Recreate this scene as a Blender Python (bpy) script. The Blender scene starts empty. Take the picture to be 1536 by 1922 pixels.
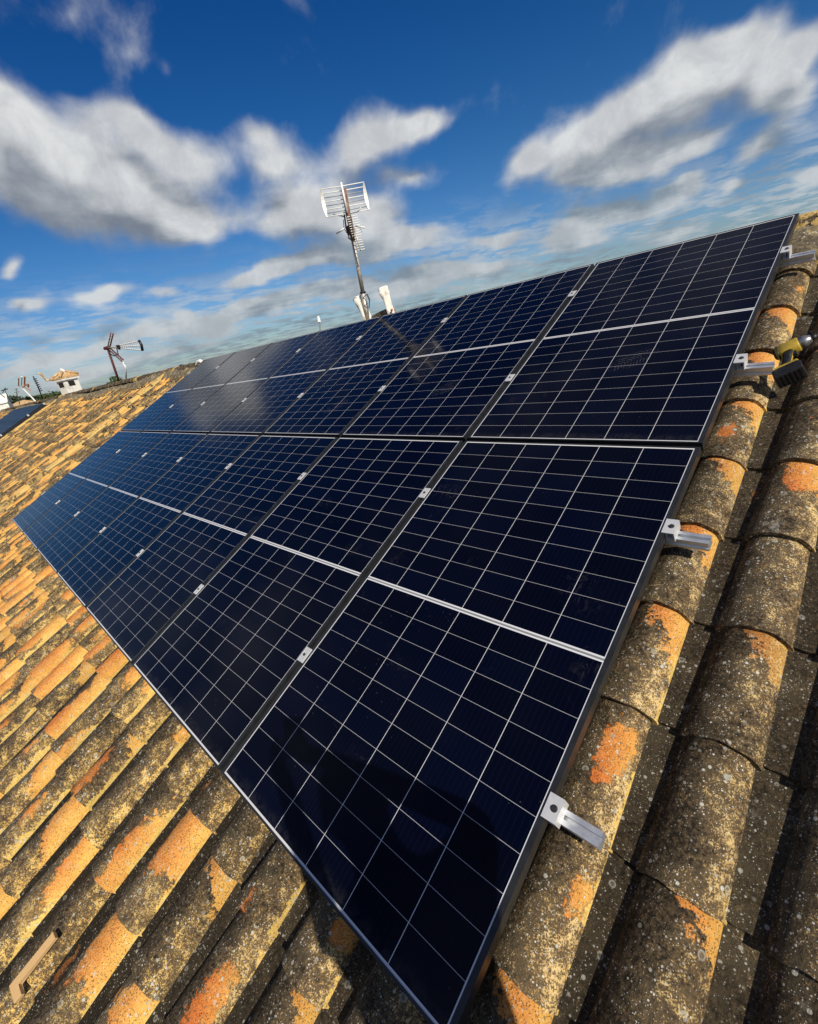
import bpy, bmesh, math, random
import numpy as np
from mathutils import Vector, Matrix, Euler

random.seed(7); rng = np.random.default_rng(7)
scene = bpy.context.scene
COL = scene.collection
PI = math.pi
TH = math.radians(24.0)                       # roof pitch
cT, sT = math.cos(TH), math.sin(TH)
ROOF = Matrix.Rotation(TH, 4, 'X')            # roof-plane axes (x along ridge, y up the slope, z out) -> world
def rw(x, y, z): return ROOF @ Vector((x, y, z))

# ------------------------------------------------------------------ camera
def rod(r):
    r = np.array(r); t = np.linalg.norm(r); k = r/t
    K = np.array([[0, -k[2], k[1]], [k[2], 0, -k[0]], [-k[1], k[0], 0]])
    return np.eye(3)+math.sin(t)*K+(1-math.cos(t))*K@K
RC = rod((2.2928, .5085, -.8738)); TC = np.array((.0844, 1.1443, 1.0126)); FPX = 878.5
CPL = -RC.T@TC
cam = bpy.data.cameras.new('camera'); cam_o = bpy.data.objects.new('camera', cam); COL.objects.link(cam_o)
cam.sensor_fit = 'HORIZONTAL'; cam.sensor_width = 36; cam.lens = FPX/1536*36
cam.clip_start = .02; cam.clip_end = 20000
mm = Matrix(((RC[0][0], -RC[1][0], -RC[2][0]), (RC[0][1], -RC[1][1], -RC[2][1]), (RC[0][2], -RC[1][2], -RC[2][2]))).to_4x4()
mm.translation = Vector(CPL)
cam_o.matrix_world = ROOF @ mm
CAMW = cam_o.matrix_world.translation.copy()
scene.camera = cam_o
def ray(px, py):
    d = RC.T@np.array([(px-768)/FPX, (py-961)/FPX, 1.0])
    return (ROOF.to_3x3() @ Vector(d)).normalized()
def at(px, py, Y):                            # world point seen at a photo pixel, on the vertical plane y = Y
    d = ray(px, py); return CAMW + d*((Y-CAMW.y)/d.y)
def atz(px, py, z):
    d = ray(px, py); return CAMW + d*((z-CAMW.z)/d.z)
def atd(px, py, D):
    return CAMW + ray(px, py)*D

# ------------------------------------------------------------------ node helper
class NT:
    def __init__(s, tree): s.t = tree; s.n = tree.nodes; s.l = tree.links
    def node(s, typ, **kw):
        nd = s.n.new(typ)
        for k, v in kw.items(): setattr(nd, k, v)
        return nd
    def put(s, sock, v):
        if v is None: return
        if isinstance(v, bpy.types.NodeSocket): s.l.new(v, sock)
        else:
            if isinstance(v, (tuple, list)) and len(v) == 3 and sock.type == 'RGBA': v = (*v, 1)
            sock.default_value = v
    def m(s, op, a, b=None, c=None, clamp=False):
        nd = s.node('ShaderNodeMath', operation=op, use_clamp=clamp)
        s.put(nd.inputs[0], a); s.put(nd.inputs[1], b); s.put(nd.inputs[2], c); return nd.outputs[0]
    def vm(s, op, a, b=None, sc=None):
        nd = s.node('ShaderNodeVectorMath', operation=op)
        s.put(nd.inputs[0], a); s.put(nd.inputs[1], b)
        if sc is not None: s.put(nd.inputs['Scale'], sc)
        return nd.outputs['Value'] if op in ('DOT_PRODUCT', 'LENGTH', 'DISTANCE') else nd.outputs[0]
    def ss(s, v, a, b):                        # smooth step a..b -> 0..1 (a may exceed b)
        nd = s.node('ShaderNodeMapRange', interpolation_type='SMOOTHSTEP')
        if a > b:
            s.put(nd.inputs[0], v); nd.inputs[1].default_value = b; nd.inputs[2].default_value = a
            nd.inputs[3].default_value = 1; nd.inputs[4].default_value = 0
        else:
            s.put(nd.inputs[0], v); nd.inputs[1].default_value = a; nd.inputs[2].default_value = b
            nd.inputs[3].default_value = 0; nd.inputs[4].default_value = 1
        return nd.outputs[0]
    def mix(s, f, a, b, bt='MIX'):
        nd = s.node('ShaderNodeMix', data_type='RGBA', blend_type=bt, clamp_factor=True)
        s.put(nd.inputs[0], f); s.put(nd.inputs[6], a); s.put(nd.inputs[7], b); return nd.outputs[2]
    def noise(s, vec, scale, det=4, rough=.55, dist=0, dim='3D'):
        nd = s.node('ShaderNodeTexNoise', noise_dimensions=dim)
        s.put(nd.inputs['Vector'], vec); nd.inputs['Scale'].default_value = scale; nd.inputs['Detail'].default_value = det
        nd.inputs['Roughness'].default_value = rough; nd.inputs['Distortion'].default_value = dist
        return nd.outputs['Fac']
    def voro(s, vec, scale, feat='F1', rnd=1):
        nd = s.node('ShaderNodeTexVoronoi', feature=feat)
        s.put(nd.inputs['Vector'], vec); nd.inputs['Scale'].default_value = scale; nd.inputs['Randomness'].default_value = rnd
        return nd
    def sep(s, v):
        nd = s.node('ShaderNodeSeparateXYZ'); s.put(nd.inputs[0], v); return nd.outputs
    def comb(s, x, y, z):
        nd = s.node('ShaderNodeCombineXYZ'); s.put(nd.inputs[0], x); s.put(nd.inputs[1], y); s.put(nd.inputs[2], z); return nd.outputs[0]

# ------------------------------------------------------------------ world: Nishita sky + a cloud layer given by direction
SUN_PL = Vector((1.05, .06, .98)).normalized()          # towards the sun, in roof axes
SUNW = (ROOF.to_3x3() @ SUN_PL).normalized()
sun_el = math.asin(SUNW.z); sun_az = math.atan2(SUNW.x, SUNW.y)   # azimuth clockwise from +Y
world = bpy.data.worlds.new('World'); scene.world = world; world.use_nodes = True
W = NT(world.node_tree); W.n.clear()
sky = W.node('ShaderNodeTexSky', sky_type='NISHITA', sun_disc=False)
sky.sun_elevation = sun_el; sky.sun_rotation = sun_az; sky.altitude = 50; sky.air_density = 1.0; sky.dust_density = .35; sky.ozone_density = 2.0
hsv = W.node('ShaderNodeHueSaturation'); W.put(hsv.inputs['Color'], sky.outputs[0]); hsv.inputs['Saturation'].default_value = 1.42; hsv.inputs['Hue'].default_value = .497
SKYK = (.47, .58, .74)
skyc = W.mix(1.0, hsv.outputs[0], SKYK, 'MULTIPLY')
tc = W.node('ShaderNodeTexCoord'); D = tc.outputs['Generated']
dx, dy, dz = W.sep(D)
# deepen the blue overhead, as air does through a polarised lens
skyc = W.mix(W.ss(dz, .10, .75), skyc, W.mix(1.0, skyc, (.40, .62, .86), 'MULTIPLY'))
BLOBS = [  # photo px centre, half sizes, angle (deg, up to the right positive), weight
 (60,330,170,120,0,1.0),(170,390,200,95,-5,1.0),(310,290,170,70,0,.85),(310,400,150,70,0,1.0),(20,240,80,80,0,.95),(480,245,120,48,-5,.55),(230,240,120,50,0,.6),
 (570,390,165,85,10,1.0),(700,265,130,75,25,1.0),(800,245,75,42,20,.95),(650,420,130,55,-5,.95),(755,355,60,28,0,.5),(520,300,100,45,0,.7),
 (240,120,120,70,60,.26),(140,50,90,70,30,.22),(310,110,70,80,40,.22),
 (990,315,90,38,32,.9),(1120,245,180,66,30,1.0),(1240,160,170,70,28,1.0),(1390,115,130,56,24,.85),(1110,330,140,48,18,.95),(1230,280,150,50,22,.95),
 (1330,140,180,64,28,1.0),(1430,170,110,50,28,.8),(1500,180,100,75,30,1.0),(1530,90,90,45,30,.9),(1410,285,110,28,26,.8),(1505,335,70,26,8,.9),(1350,360,60,22,5,.7),(1160,395,190,40,14,.9),(1250,345,60,24,5,.7),(1080,445,110,30,12,.9),(1240,435,80,22,12,.8),
 (480,520,130,28,12,.95),(610,487,180,36,10,.95),(760,470,130,34,14,.9),(930,447,90,30,14,.95),(700,545,220,34,12,.95),(880,515,180,28,12,.85),
 (190,558,75,24,8,.9),(50,560,80,28,5,.9),(5,490,50,24,0,.8),(300,565,60,16,8,.5),
 (220,632,200,30,14,.85),(50,668,120,34,14,.8),(400,604,180,26,14,.85),(150,700,220,30,14,.8),(470,580,200,26,14,.8),(560,575,190,24,14,.7),(330,655,180,18,14,.7)]
BF = []
for (bx, by, ra, rb, ang, wt) in BLOBS:
    c = ray(bx, by); a = math.radians(ang)
    e1 = ray(bx+8*math.cos(a), by-8*math.sin(a)) - c; k1 = e1.length/8
    e1 = (e1 - c*e1.dot(c)).normalized()
    e2 = ray(bx+8*math.sin(a), by+8*math.cos(a)) - c; k2 = e2.length/8
    e2 = (e2 - c*e2.dot(c) - e1*e2.dot(e1)).normalized()
    BF.append((c, Matrix((e1, e2, e1.cross(e2))).transposed().to_euler('XYZ'), (ra*k1*1.32, rb*k2*1.36, .6), wt))
fwd = (ROOF.to_3x3() @ Vector(RC[2]))
infront = W.ss(W.vm('DOT_PRODUCT', D, tuple(fwd)), .25, .60)
def density(Dv, full=True):
    nf = W.node('ShaderNodeTexNoise', noise_dimensions='3D'); W.put(nf.inputs['Vector'], Dv); nf.inputs['Scale'].default_value = 4.5; nf.inputs['Detail'].default_value = 4
    DW = W.vm('ADD', Dv, W.vm('SCALE', W.vm('SUBTRACT', nf.outputs['Color'], (.5, .5, .5)), sc=.13))
    dens = None
    for c, eu, sc, wt in BF:
        mp = W.node('ShaderNodeMapping', vector_type='TEXTURE'); W.put(mp.inputs[0], DW)
        mp.inputs['Location'].default_value = c; mp.inputs['Rotation'].default_value = eu; mp.inputs['Scale'].default_value = sc
        g = W.node('ShaderNodeTexGradient', gradient_type='QUADRATIC_SPHERE'); W.put(g.inputs[0], mp.outputs[0])
        v = W.m('MULTIPLY', g.outputs['Fac'], wt)
        dens = v if dens is None else W.m('ADD', dens, v)
    dens = W.m('MINIMUM', dens, .85)
    ax, ay, az = W.sep(Dv)
    zc = W.m('ADD', W.m('MAXIMUM', az, 0.0), .07)
    P2 = W.comb(W.m('DIVIDE', ax, zc), W.m('DIVIDE', ay, zc), 0)
    mpw = W.node('ShaderNodeMapping'); W.put(mpw.inputs[0], P2); mpw.inputs['Rotation'].default_value = (0, 0, math.radians(35)); mpw.inputs['Scale'].default_value = (1.0, .85, 1)
    n1 = W.noise(mpw.outputs[0], 1.5, 6, .56, .3); n2 = W.noise(Dv, 7.0, 8, .60, .35)
    lw = W.m('ADD', .30, W.m('MULTIPLY', W.ss(az, .28, .08), .55))
    nn = W.m('SUBTRACT', W.m('ADD', W.m('MULTIPLY', n1, lw), W.m('MULTIPLY', n2, W.m('SUBTRACT', 1.0, lw))), .5)
    far = W.m('MULTIPLY', W.m('SUBTRACT', 1.0, infront), W.m('ADD', .30, W.m('MULTIPLY', W.ss(n1, .35, .70), W.m('MULTIPLY', W.ss(az, .9, .45), .5))))
    return W.m('ADD', W.m('MAXIMUM', dens, W.m('MULTIPLY', far, .55)), W.m('MULTIPLY', nn, W.m('ADD', .35, W.m('MULTIPLY', infront, W.m('ADD', .60, W.m('MULTIPLY', W.ss(az, .30, .10), .45)))))), n1, mpw.outputs[0], az
dd, n1, pw, _az = density(D)
toward = (SUNW*0.55 + Vector((0, 0, .8)) + ray(1500, 200)*.35).normalized()*.055
dd2, _a, _b, _c = density(W.vm('ADD', D, tuple(toward)))
alpha = W.m('MULTIPLY', W.ss(W.m('ADD', dd, W.m('MULTIPLY', W.m('SUBTRACT', W.noise(D, 20, 7, .6), .5), .22)), .05, .55), .97)
n3 = W.noise(pw, 4.0, 5, .6)
n5 = W.noise(pw, 2.6, 7, .62, .2)
lowh = W.m('MULTIPLY', W.ss(dz, .20, .05), W.ss(W.m('ADD', W.m('MULTIPLY', n5, .7), W.m('MULTIPLY', n3, .3)), .44, .56))
alpha = W.m('MAXIMUM', alpha, W.m('MULTIPLY', lowh, .8))
relief = W.m('SUBTRACT', dd, dd2)
lit = W.ss(W.m('ADD', W.m('ADD', relief, W.m('MULTIPLY', W.m('SUBTRACT', n3, .5), .50)), W.m('MULTIPLY', W.m('SUBTRACT', .55, dd), .45)), -.42, .42)
cl_c = W.mix(lit, (.27, .30, .345), (.78, .79, .79))
cl_c = W.mix(W.ss(dz, .24, .05), cl_c, W.mix(lit, (.27, .34, .40), (.56, .60, .63)))
n6 = W.noise(D, 13, 8, .62, .3)
cl_c = W.mix(1.0, cl_c, W.mix(W.ss(n6, .33, .68), (.80, .81, .83), (1.12, 1.12, 1.11)), 'MULTIPLY')
cloud = W.vm('SCALE', cl_c, sc=9.0)
skyc = W.mix(W.ss(dz, .30, .0), skyc, W.mix(1.0, skyc, (.97, .98, 1.10), 'MULTIPLY'))
skyall = W.mix(W.m('MULTIPLY', alpha, .96), skyc, cloud)
bg = W.node('ShaderNodeBackground'); W.put(bg.inputs[0], skyall); bg.inputs[1].default_value = .10
wo = W.node('ShaderNodeOutputWorld'); W.l.new(bg.outputs[0], wo.inputs[0])

sun = bpy.data.lights.new('sun', 'SUN'); sun.energy = 5.0; sun.angle = math.radians(.53); sun.color = (1, .90, .74)
sun_o = bpy.data.objects.new('sun', sun); COL.objects.link(sun_o); sun_o.rotation_euler = SUNW.to_track_quat('Z', 'Y').to_euler(); sun_o.location = (5, -3, 12)
scene.view_settings.view_transform = 'Standard'; scene.view_settings.look = 'None'
scene.view_settings.exposure = 0; scene.view_settings.gamma = 1
scene.render.engine = 'CYCLES'

# ------------------------------------------------------------------ materials
def pbsdf(name):
    mt = bpy.data.materials.new(name); mt.use_nodes = True; t = NT(mt.node_tree); b = t.n['Principled BSDF']; return mt, t, b
def simple(name, col, rough=.6, metal=0, var=.18, scale=30, bump=0, dirt=None, dirt_amt=.5, coat=0):
    mt, t, b = pbsdf(name)
    P = t.node('ShaderNodeTexCoord').outputs['Object']
    n = t.noise(P, scale, 6, .6)
    c = t.mix(t.ss(n, .3, .7), tuple(v*(1-var) for v in col), tuple(min(1, v*(1+var)) for v in col))
    if dirt:
        n2 = t.noise(P, scale*.35, 8, .68)
        c = t.mix(t.m('MULTIPLY', t.ss(n2, .48, .66), dirt_amt), c, dirt)
    t.put(b.inputs['Base Color'], c); b.inputs['Metallic'].default_value = metal
    t.put(b.inputs['Roughness'], t.m('ADD', t.m('MULTIPLY', n, .25), rough-.12))
    if coat: b.inputs['Coat Weight'].default_value = coat
    if bump:
        bp = t.node('ShaderNodeBump'); bp.inputs['Strength'].default_value = bump; bp.inputs['Distance'].default_value = .01
        t.put(bp.inputs['Height'], n); t.put(b.inputs['Normal'], bp.outputs[0])
    return mt
M = {}
M['alu'] = simple('aluminium', (.60, .63, .68), .42, .75, .05, 60, dirt=(.5, .5, .5), dirt_amt=.4)
M['alu_side'] = simple('milled_aluminium', (.68, .69, .70), .38, .9, .06, 80)
M['clamp'] = simple('pressed_aluminium', (.62, .63, .65), .42, .35, .04, 90)
M['bolt'] = simple('dark_steel', (.10, .10, .10), .4, .8, .2, 90)
M['frame'] = simple('black_anodised_frame', (.026, .028, .031), .33, .35, .2, 20)
M['frame_bottom'] = simple('grey_frame_flange', (.16, .17, .18), .35, .7)
M['white'] = simple('whitewash', (.74, .73, .69), .8, 0, .08, 8, bump=.3, dirt=(.30, .28, .24), dirt_amt=.45)
M['white_stub'] = simple('flaking_whitewash', (.78, .76, .70), .85, 0, .08, 30, bump=.5, dirt=(.22, .18, .14), dirt_amt=.75)
M['rust'] = simple('rusty_steel', (.20, .10, .065), .75, .2, .4, 30, bump=.2, dirt=(.35, .30, .26), dirt_amt=.6)
M['redrust'] = simple('rust_red_steel', (.12, .035, .03), .7, .2, .3, 30)
M['galv'] = simple('galvanised_steel', (.50, .47, .42), .5, .5, .25, 30, dirt=(.24, .15, .10), dirt_amt=.8)
M['white_metal'] = simple('white_painted_metal', (.86, .86, .84), .45, 0, .05, 30)
M['grey_wire'] = simple('grey_wire', (.36, .38, .40), .5, .3, .1)
M['black'] = simple('black_plastic', (.012, .012, .013), .45, 0, .3, 60, bump=.2)
M['yellow'] = simple('yellow_plastic', (.42, .29, .03), .5, 0, .08, 40, dirt=(.16, .12, .04), dirt_amt=.5)
M['gearcase'] = simple('grey_gearcase', (.30, .31, .32), .35, .8, .15, 60)
M['dark'] = simple('near_black', (.012, .011, .010), .9)
M['orange'] = simple('orange_plastic', (.60, .24, .07), .6)
M['wall'] = simple('house_render', (.62, .57, .48), .9, 0, .1, 1.2, dirt=(.3, .26, .2), dirt_amt=.4)
M['deck'] = simple('roof_underlay', (.05, .042, .034), .95, 0, .2, 8)
M['trunk'] = simple('bark', (.10, .075, .05), .9, 0, .3, 6)

def mat_mortar(name, c1, c2, c3):
    mt, t, b = pbsdf(name); P = t.node('ShaderNodeTexCoord').outputs['Object']
    n = t.noise(P, 9, 9, .7); n2 = t.noise(P, 45, 6, .7)
    c = t.mix(t.ss(n2, .40, .62), c1, c2)
    c = t.mix(t.ss(n, .50, .60), c, c3)
    v = t.voro(P, 60); c = t.mix(t.m('MULTIPLY', t.ss(v.outputs['Distance'], .30, .22), t.ss(t.noise(P, 15), .5, .6)), c, (.55, .55, .50))
    t.put(b.inputs['Base Color'], c); b.inputs['Roughness'].default_value = .92; b.inputs['Specular IOR Level'].default_value = .2
    bp = t.node('ShaderNodeBump'); bp.inputs['Strength'].default_value = .8; bp.inputs['Distance'].default_value = .02
    t.put(bp.inputs['Height'], t.m('ADD', n, t.m('MULTIPLY', n2, .3))); t.put(b.inputs['Normal'], bp.outputs[0])
    return mt
M['mortar'] = mat_mortar('lichened_mortar', (.085, .07, .05), (.20, .165, .115), (.34, .27, .14))
M['mortar_yellow'] = mat_mortar('yellow_lichened_mortar', (.30, .22, .10), (.60, .46, .17), (.70, .52, .16))

def mat_tile():
    mt, t, b = pbsdf('lichened_clay_tile')
    P = t.node('ShaderNodeTexCoord').outputs['Object']
    at_ = t.node('ShaderNodeAttribute', attribute_name='rnd'); r1, r2, r3 = t.sep(at_.outputs['Vector']); yel = at_.outputs['Alpha']
    at2 = t.node('ShaderNodeAttribute', attribute_name='uvk'); u, v, kind = t.sep(at2.outputs['Vector'])   # kind: 1 cover, 0 channel
    px, py, pz = t.sep(P)
    left = t.ss(px, -.1, -1.6)                    # the left field is more weathered to orange and ochre
    # shift the patterns tile by tile
    PT = t.vm('ADD', P, t.vm('SCALE', at_.outputs['Vector'], sc=7.3))
    nA = t.noise(PT, 7, 5, .6); nB = t.noise(PT, 26, 6, .65); nC = t.noise(PT, 95, 5, .7); nD = t.noise(PT, 260, 3, .6)
    tint = t.ss(r1, 0, 1)
    dark = t.mix(t.ss(nC, .38, .64), (.018, .014, .009), (.090, .068, .040))
    dark = t.mix(t.ss(nA, .42, .66), dark, t.mix(nD, (.030, .026, .017), (.15, .125, .078)))
    # ochre speckled lichen: grows on the right flank and in drifts
    side = t.ss(u, -.35, .75)
    och_in = t.m('ADD', t.m('ADD', t.m('MULTIPLY', nC, .55), t.m('MULTIPLY', nB, .50)), t.m('ADD', t.m('MULTIPLY', side, t.m('ADD', .13, t.m('MULTIPLY', r2, .07))), t.m('MULTIPLY', t.m('SUBTRACT', nA, .5), .40)))
    vd = t.voro(PT, 82); vd2 = t.voro(PT, 170)
    dots = t.m('MAXIMUM', t.m('MULTIPLY', t.ss(t.m('ADD', vd.outputs['Distance'], t.m('MULTIPLY', nD, .2)), .50, .36), .92), t.m('MULTIPLY', t.ss(vd2.outputs['Distance'], .36, .24), .85))
    och = t.m('MULTIPLY', t.ss(t.m('ADD', och_in, t.m('MULTIPLY', t.m('SUBTRACT', nD, .5), .60)), .64, .75), t.m('SUBTRACT', 1.0, t.m('MULTIPLY', dots, .88)))
    och = t.m('MULTIPLY', och, t.m('MULTIPLY', t.m('ADD', .15, t.m('MULTIPLY', kind, .85)), t.m('SUBTRACT', 1.0, t.m('MULTIPLY', left, t.m('MULTIPLY', t.ss(r3, .3, .8), .50)))))
    brn = t.m('MULTIPLY', t.ss(och_in, .50, .64), t.m('ADD', .2, t.m('MULTIPLY', kind, .5)))
    dark = t.mix(brn, dark, t.mix(nD, (.036, .026, .015), (.22, .155, .085)))
    ocol = t.mix(t.ss(nB, .4, .65), (.40, .275, .12), (.62, .47, .22))
    dark = t.mix(t.m('MULTIPLY', t.m('SUBTRACT', 1.0, kind), t.m('ADD', .38, t.m('MULTIPLY', left, .52))), dark, (.012, .010, .007))  # channels darkened in colour to imitate shaded gaps between covers, more so at left
    ocol = t.mix(t.m('MULTIPLY', left, .75), ocol, t.mix(t.ss(nB, .4, .65), (.50, .31, .075), (.78, .54, .16)))
    col = t.mix(och, dark, ocol)
    # clean terracotta patch
    u0 = t.m('ADD', t.m('MULTIPLY', r1, .75), -.12); v0 = t.m('ADD', t.m('MULTIPLY', r2, .75), .1)
    du = t.m('DIVIDE', t.m('SUBTRACT', u, u0), .50)
    dv = t.m('DIVIDE', t.m('SUBTRACT', v, v0), t.m('ADD', .34, t.m('MULTIPLY', left, .26)))
    dist = t.m('SQRT', t.m('ADD', t.m('MULTIPLY', du, du), t.m('MULTIPLY', dv, dv)))
    dist = t.m('ADD', dist, t.m('ADD', t.m('MULTIPLY', t.m('SUBTRACT', nB, .5), 1.2), t.m('ADD', t.m('MULTIPLY', t.m('SUBTRACT', nC, .5), .8), t.m('MULTIPLY', t.m('SUBTRACT', nA, .5), 1.1))))
    size = t.m('ADD', t.m('MULTIPLY', r3, t.m('ADD', 1.45, t.m('MULTIPLY', left, .10))), t.m('ADD', -.66, t.m('SUBTRACT', t.m('MULTIPLY', left, .30), t.m('MULTIPLY', t.ss(px, -4, -10), .22))))
    pm = t.ss(t.m('SUBTRACT', size, dist), -.02, .07)
    vk = t.voro(PT, 170)
    blk = t.m('MAXIMUM', t.m('MULTIPLY', t.ss(vk.outputs['Distance'], .36, .22), t.ss(nB, .34, .52)), t.m('MULTIPLY', t.ss(vd.outputs['Distance'], .24, .15), t.ss(nC, .44, .56)))
    pm = t.m('MULTIPLY', pm, t.m('SUBTRACT', 1.0, t.m('MULTIPLY', blk, .85)))
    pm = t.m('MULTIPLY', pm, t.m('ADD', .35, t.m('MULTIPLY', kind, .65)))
    yb = t.m('ADD', t.m('ADD', t.m('MULTIPLY', t.ss(u, .0, .85), .75), t.m('MULTIPLY', t.ss(v, .45, .95), .30)), t.m('ADD', t.m('MULTIPLY', t.m('SUBTRACT', nA, .5), 1.2), t.m('MULTIPLY', t.m('SUBTRACT', nC, .5), .8)))
    yb = t.m('ADD', yb, t.m('ADD', t.m('MULTIPLY', left, .22), t.m('MULTIPLY', t.ss(px, -5, -12), .35)))
    farl = t.ss(px, -4, -10)
    # bare clay or yellow lichen just below the lip of the tile above
    tb = t.m('SUBTRACT', t.m('ADD', v, t.m('MULTIPLY', u, .34)), t.m('SUBTRACT', 1.0, t.m('MULTIPLY', r2, t.m('ADD', .26, t.m('MULTIPLY', left, .16)))))
    tb = t.m('ADD', tb, t.m('ADD', t.m('MULTIPLY', t.m('SUBTRACT', nB, .5), .55), t.m('ADD', t.m('MULTIPLY', t.m('SUBTRACT', nC, .5), .30), t.m('MULTIPLY', t.m('SUBTRACT', nA, .5), .5))))
    tbm = t.m('MULTIPLY', t.m('MULTIPLY', t.ss(tb, .0, .025), t.ss(t.m('ADD', u, t.m('MULTIPLY', t.m('SUBTRACT', nB, .5), 2.0)), -.28, -.18)), t.m('MULTIPLY', kind, t.ss(t.m('FRACT', t.m('MULTIPLY', r1, 7.7)), .48, .52)))
    tbm = t.m('MULTIPLY', tbm, t.m('SUBTRACT', 1.0, t.m('MULTIPLY', blk, .9)))
    pm = t.m('MAXIMUM', pm, tbm)
    terra = t.mix(t.ss(nC, .3, .7), (.44, .115, .022), (.60, .20, .05))
    terra = t.mix(yb, terra, t.mix(nC, (.64, .34, .07), (.78, .50, .14)))
    col = t.mix(pm, col, terra)
    # yellow lichen line down the right edge
    ye = t.m('ADD', t.m('SUBTRACT', u, t.m('SUBTRACT', .84, t.m('MULTIPLY', left, .12))), t.m('ADD', t.m('MULTIPLY', t.m('SUBTRACT', nA, .45), .9), t.m('MULTIPLY', t.m('SUBTRACT', nC, .5), .35)))
    ye = t.m('MULTIPLY', t.ss(ye, .0, .05), t.m('MULTIPLY', kind, t.ss(r3, .25, .35)))
    ye = t.m('MULTIPLY', ye, t.m('SUBTRACT', 1.0, t.m('MULTIPLY', dots, .5)))
    col = t.mix(ye, col, t.mix(nC, (.62, .43, .11), (.78, .57, .18)))
    # wholly yellow mortared rows
    col = t.mix(t.m('MULTIPLY', yel, t.m('MULTIPLY', t.ss(t.m('ADD', nB, t.m('MULTIPLY', t.m('SUBTRACT', nA, .5), .8)), .38, .50), .85)), col, t.mix(nC, (.46, .31, .10), (.66, .48, .17)))
    col = t.mix(1.0, col, t.mix(r2, t.mix(r3, (.72, .70, .68), (1.0, .96, .92)), t.mix(r1, (1.08, 1.06, 1.05), (1.18, 1.14, 1.10))), 'MULTIPLY')
    # pale crustose rosettes
    gate = t.ss(nA, .38, .60)
    for sc, hi, lo, thr, cc in ((34, .28, .22, .72, (.38, .38, .33)), (62, .28, .19, .60, (.56, .56, .50)), (130, .30, .18, .50, (.66, .66, .60)), (240, .34, .18, .45, (.60, .60, .55))):
        vv = t.voro(PT, sc); wv = t.m('ADD', vv.outputs['Distance'], t.m('MULTIPLY', t.m('SUBTRACT', nD, .5), .10))
        pick = t.ss(t.sep(vv.outputs['Color'])[0], thr, thr+.03)
        rad = t.m('MULTIPLY', t.sep(vv.outputs['Color'])[1], .55)
        disc = t.ss(t.m('ADD', wv, rad), hi+.12, lo+.10)
        if sc == 34:
            ring = t.m('SUBTRACT', disc, t.m('MULTIPLY', t.ss(t.m('ADD', wv, rad), .26, .20), .75)); disc = ring
        col = t.mix(t.m('MULTIPLY', t.m('MULTIPLY', disc, pick), t.m('MULTIPLY', t.m('ADD', .30, t.m('MULTIPLY', gate, .70)), t.m('ADD', .55, t.m('MULTIPLY', kind, .40)))), col, cc)
    # big pale grey bloom here and there
    col = t.mix(t.m('MULTIPLY', t.ss(t.noise(P, 3.3, 8, .7), .64, .72), .55), col, t.mix(nC, (.20, .20, .18), (.58, .58, .54)))
    t.put(b.inputs['Base Color'], col)
    b.inputs['Roughness'].default_value = .88; b.inputs['Specular IOR Level'].default_value = .22
    bp = t.node('ShaderNodeBump'); bp.inputs['Strength'].default_value = .9; bp.inputs['Distance'].default_value = .007
    h = t.m('ADD', t.m('MULTIPLY', nB, .8), t.m('ADD', t.m('MULTIPLY', nC, .7), t.m('MULTIPLY', nD, .25)))
    h = t.m('SUBTRACT', h, t.m('MULTIPLY', pm, .25)); h = t.m('ADD', h, t.m('MULTIPLY', och, .12))
    t.put(bp.inputs['Height'], h); t.put(b.inputs['Normal'], bp.outputs[0])
    return mt
def t_(x): return x
M['tile'] = mat_tile()

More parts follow.
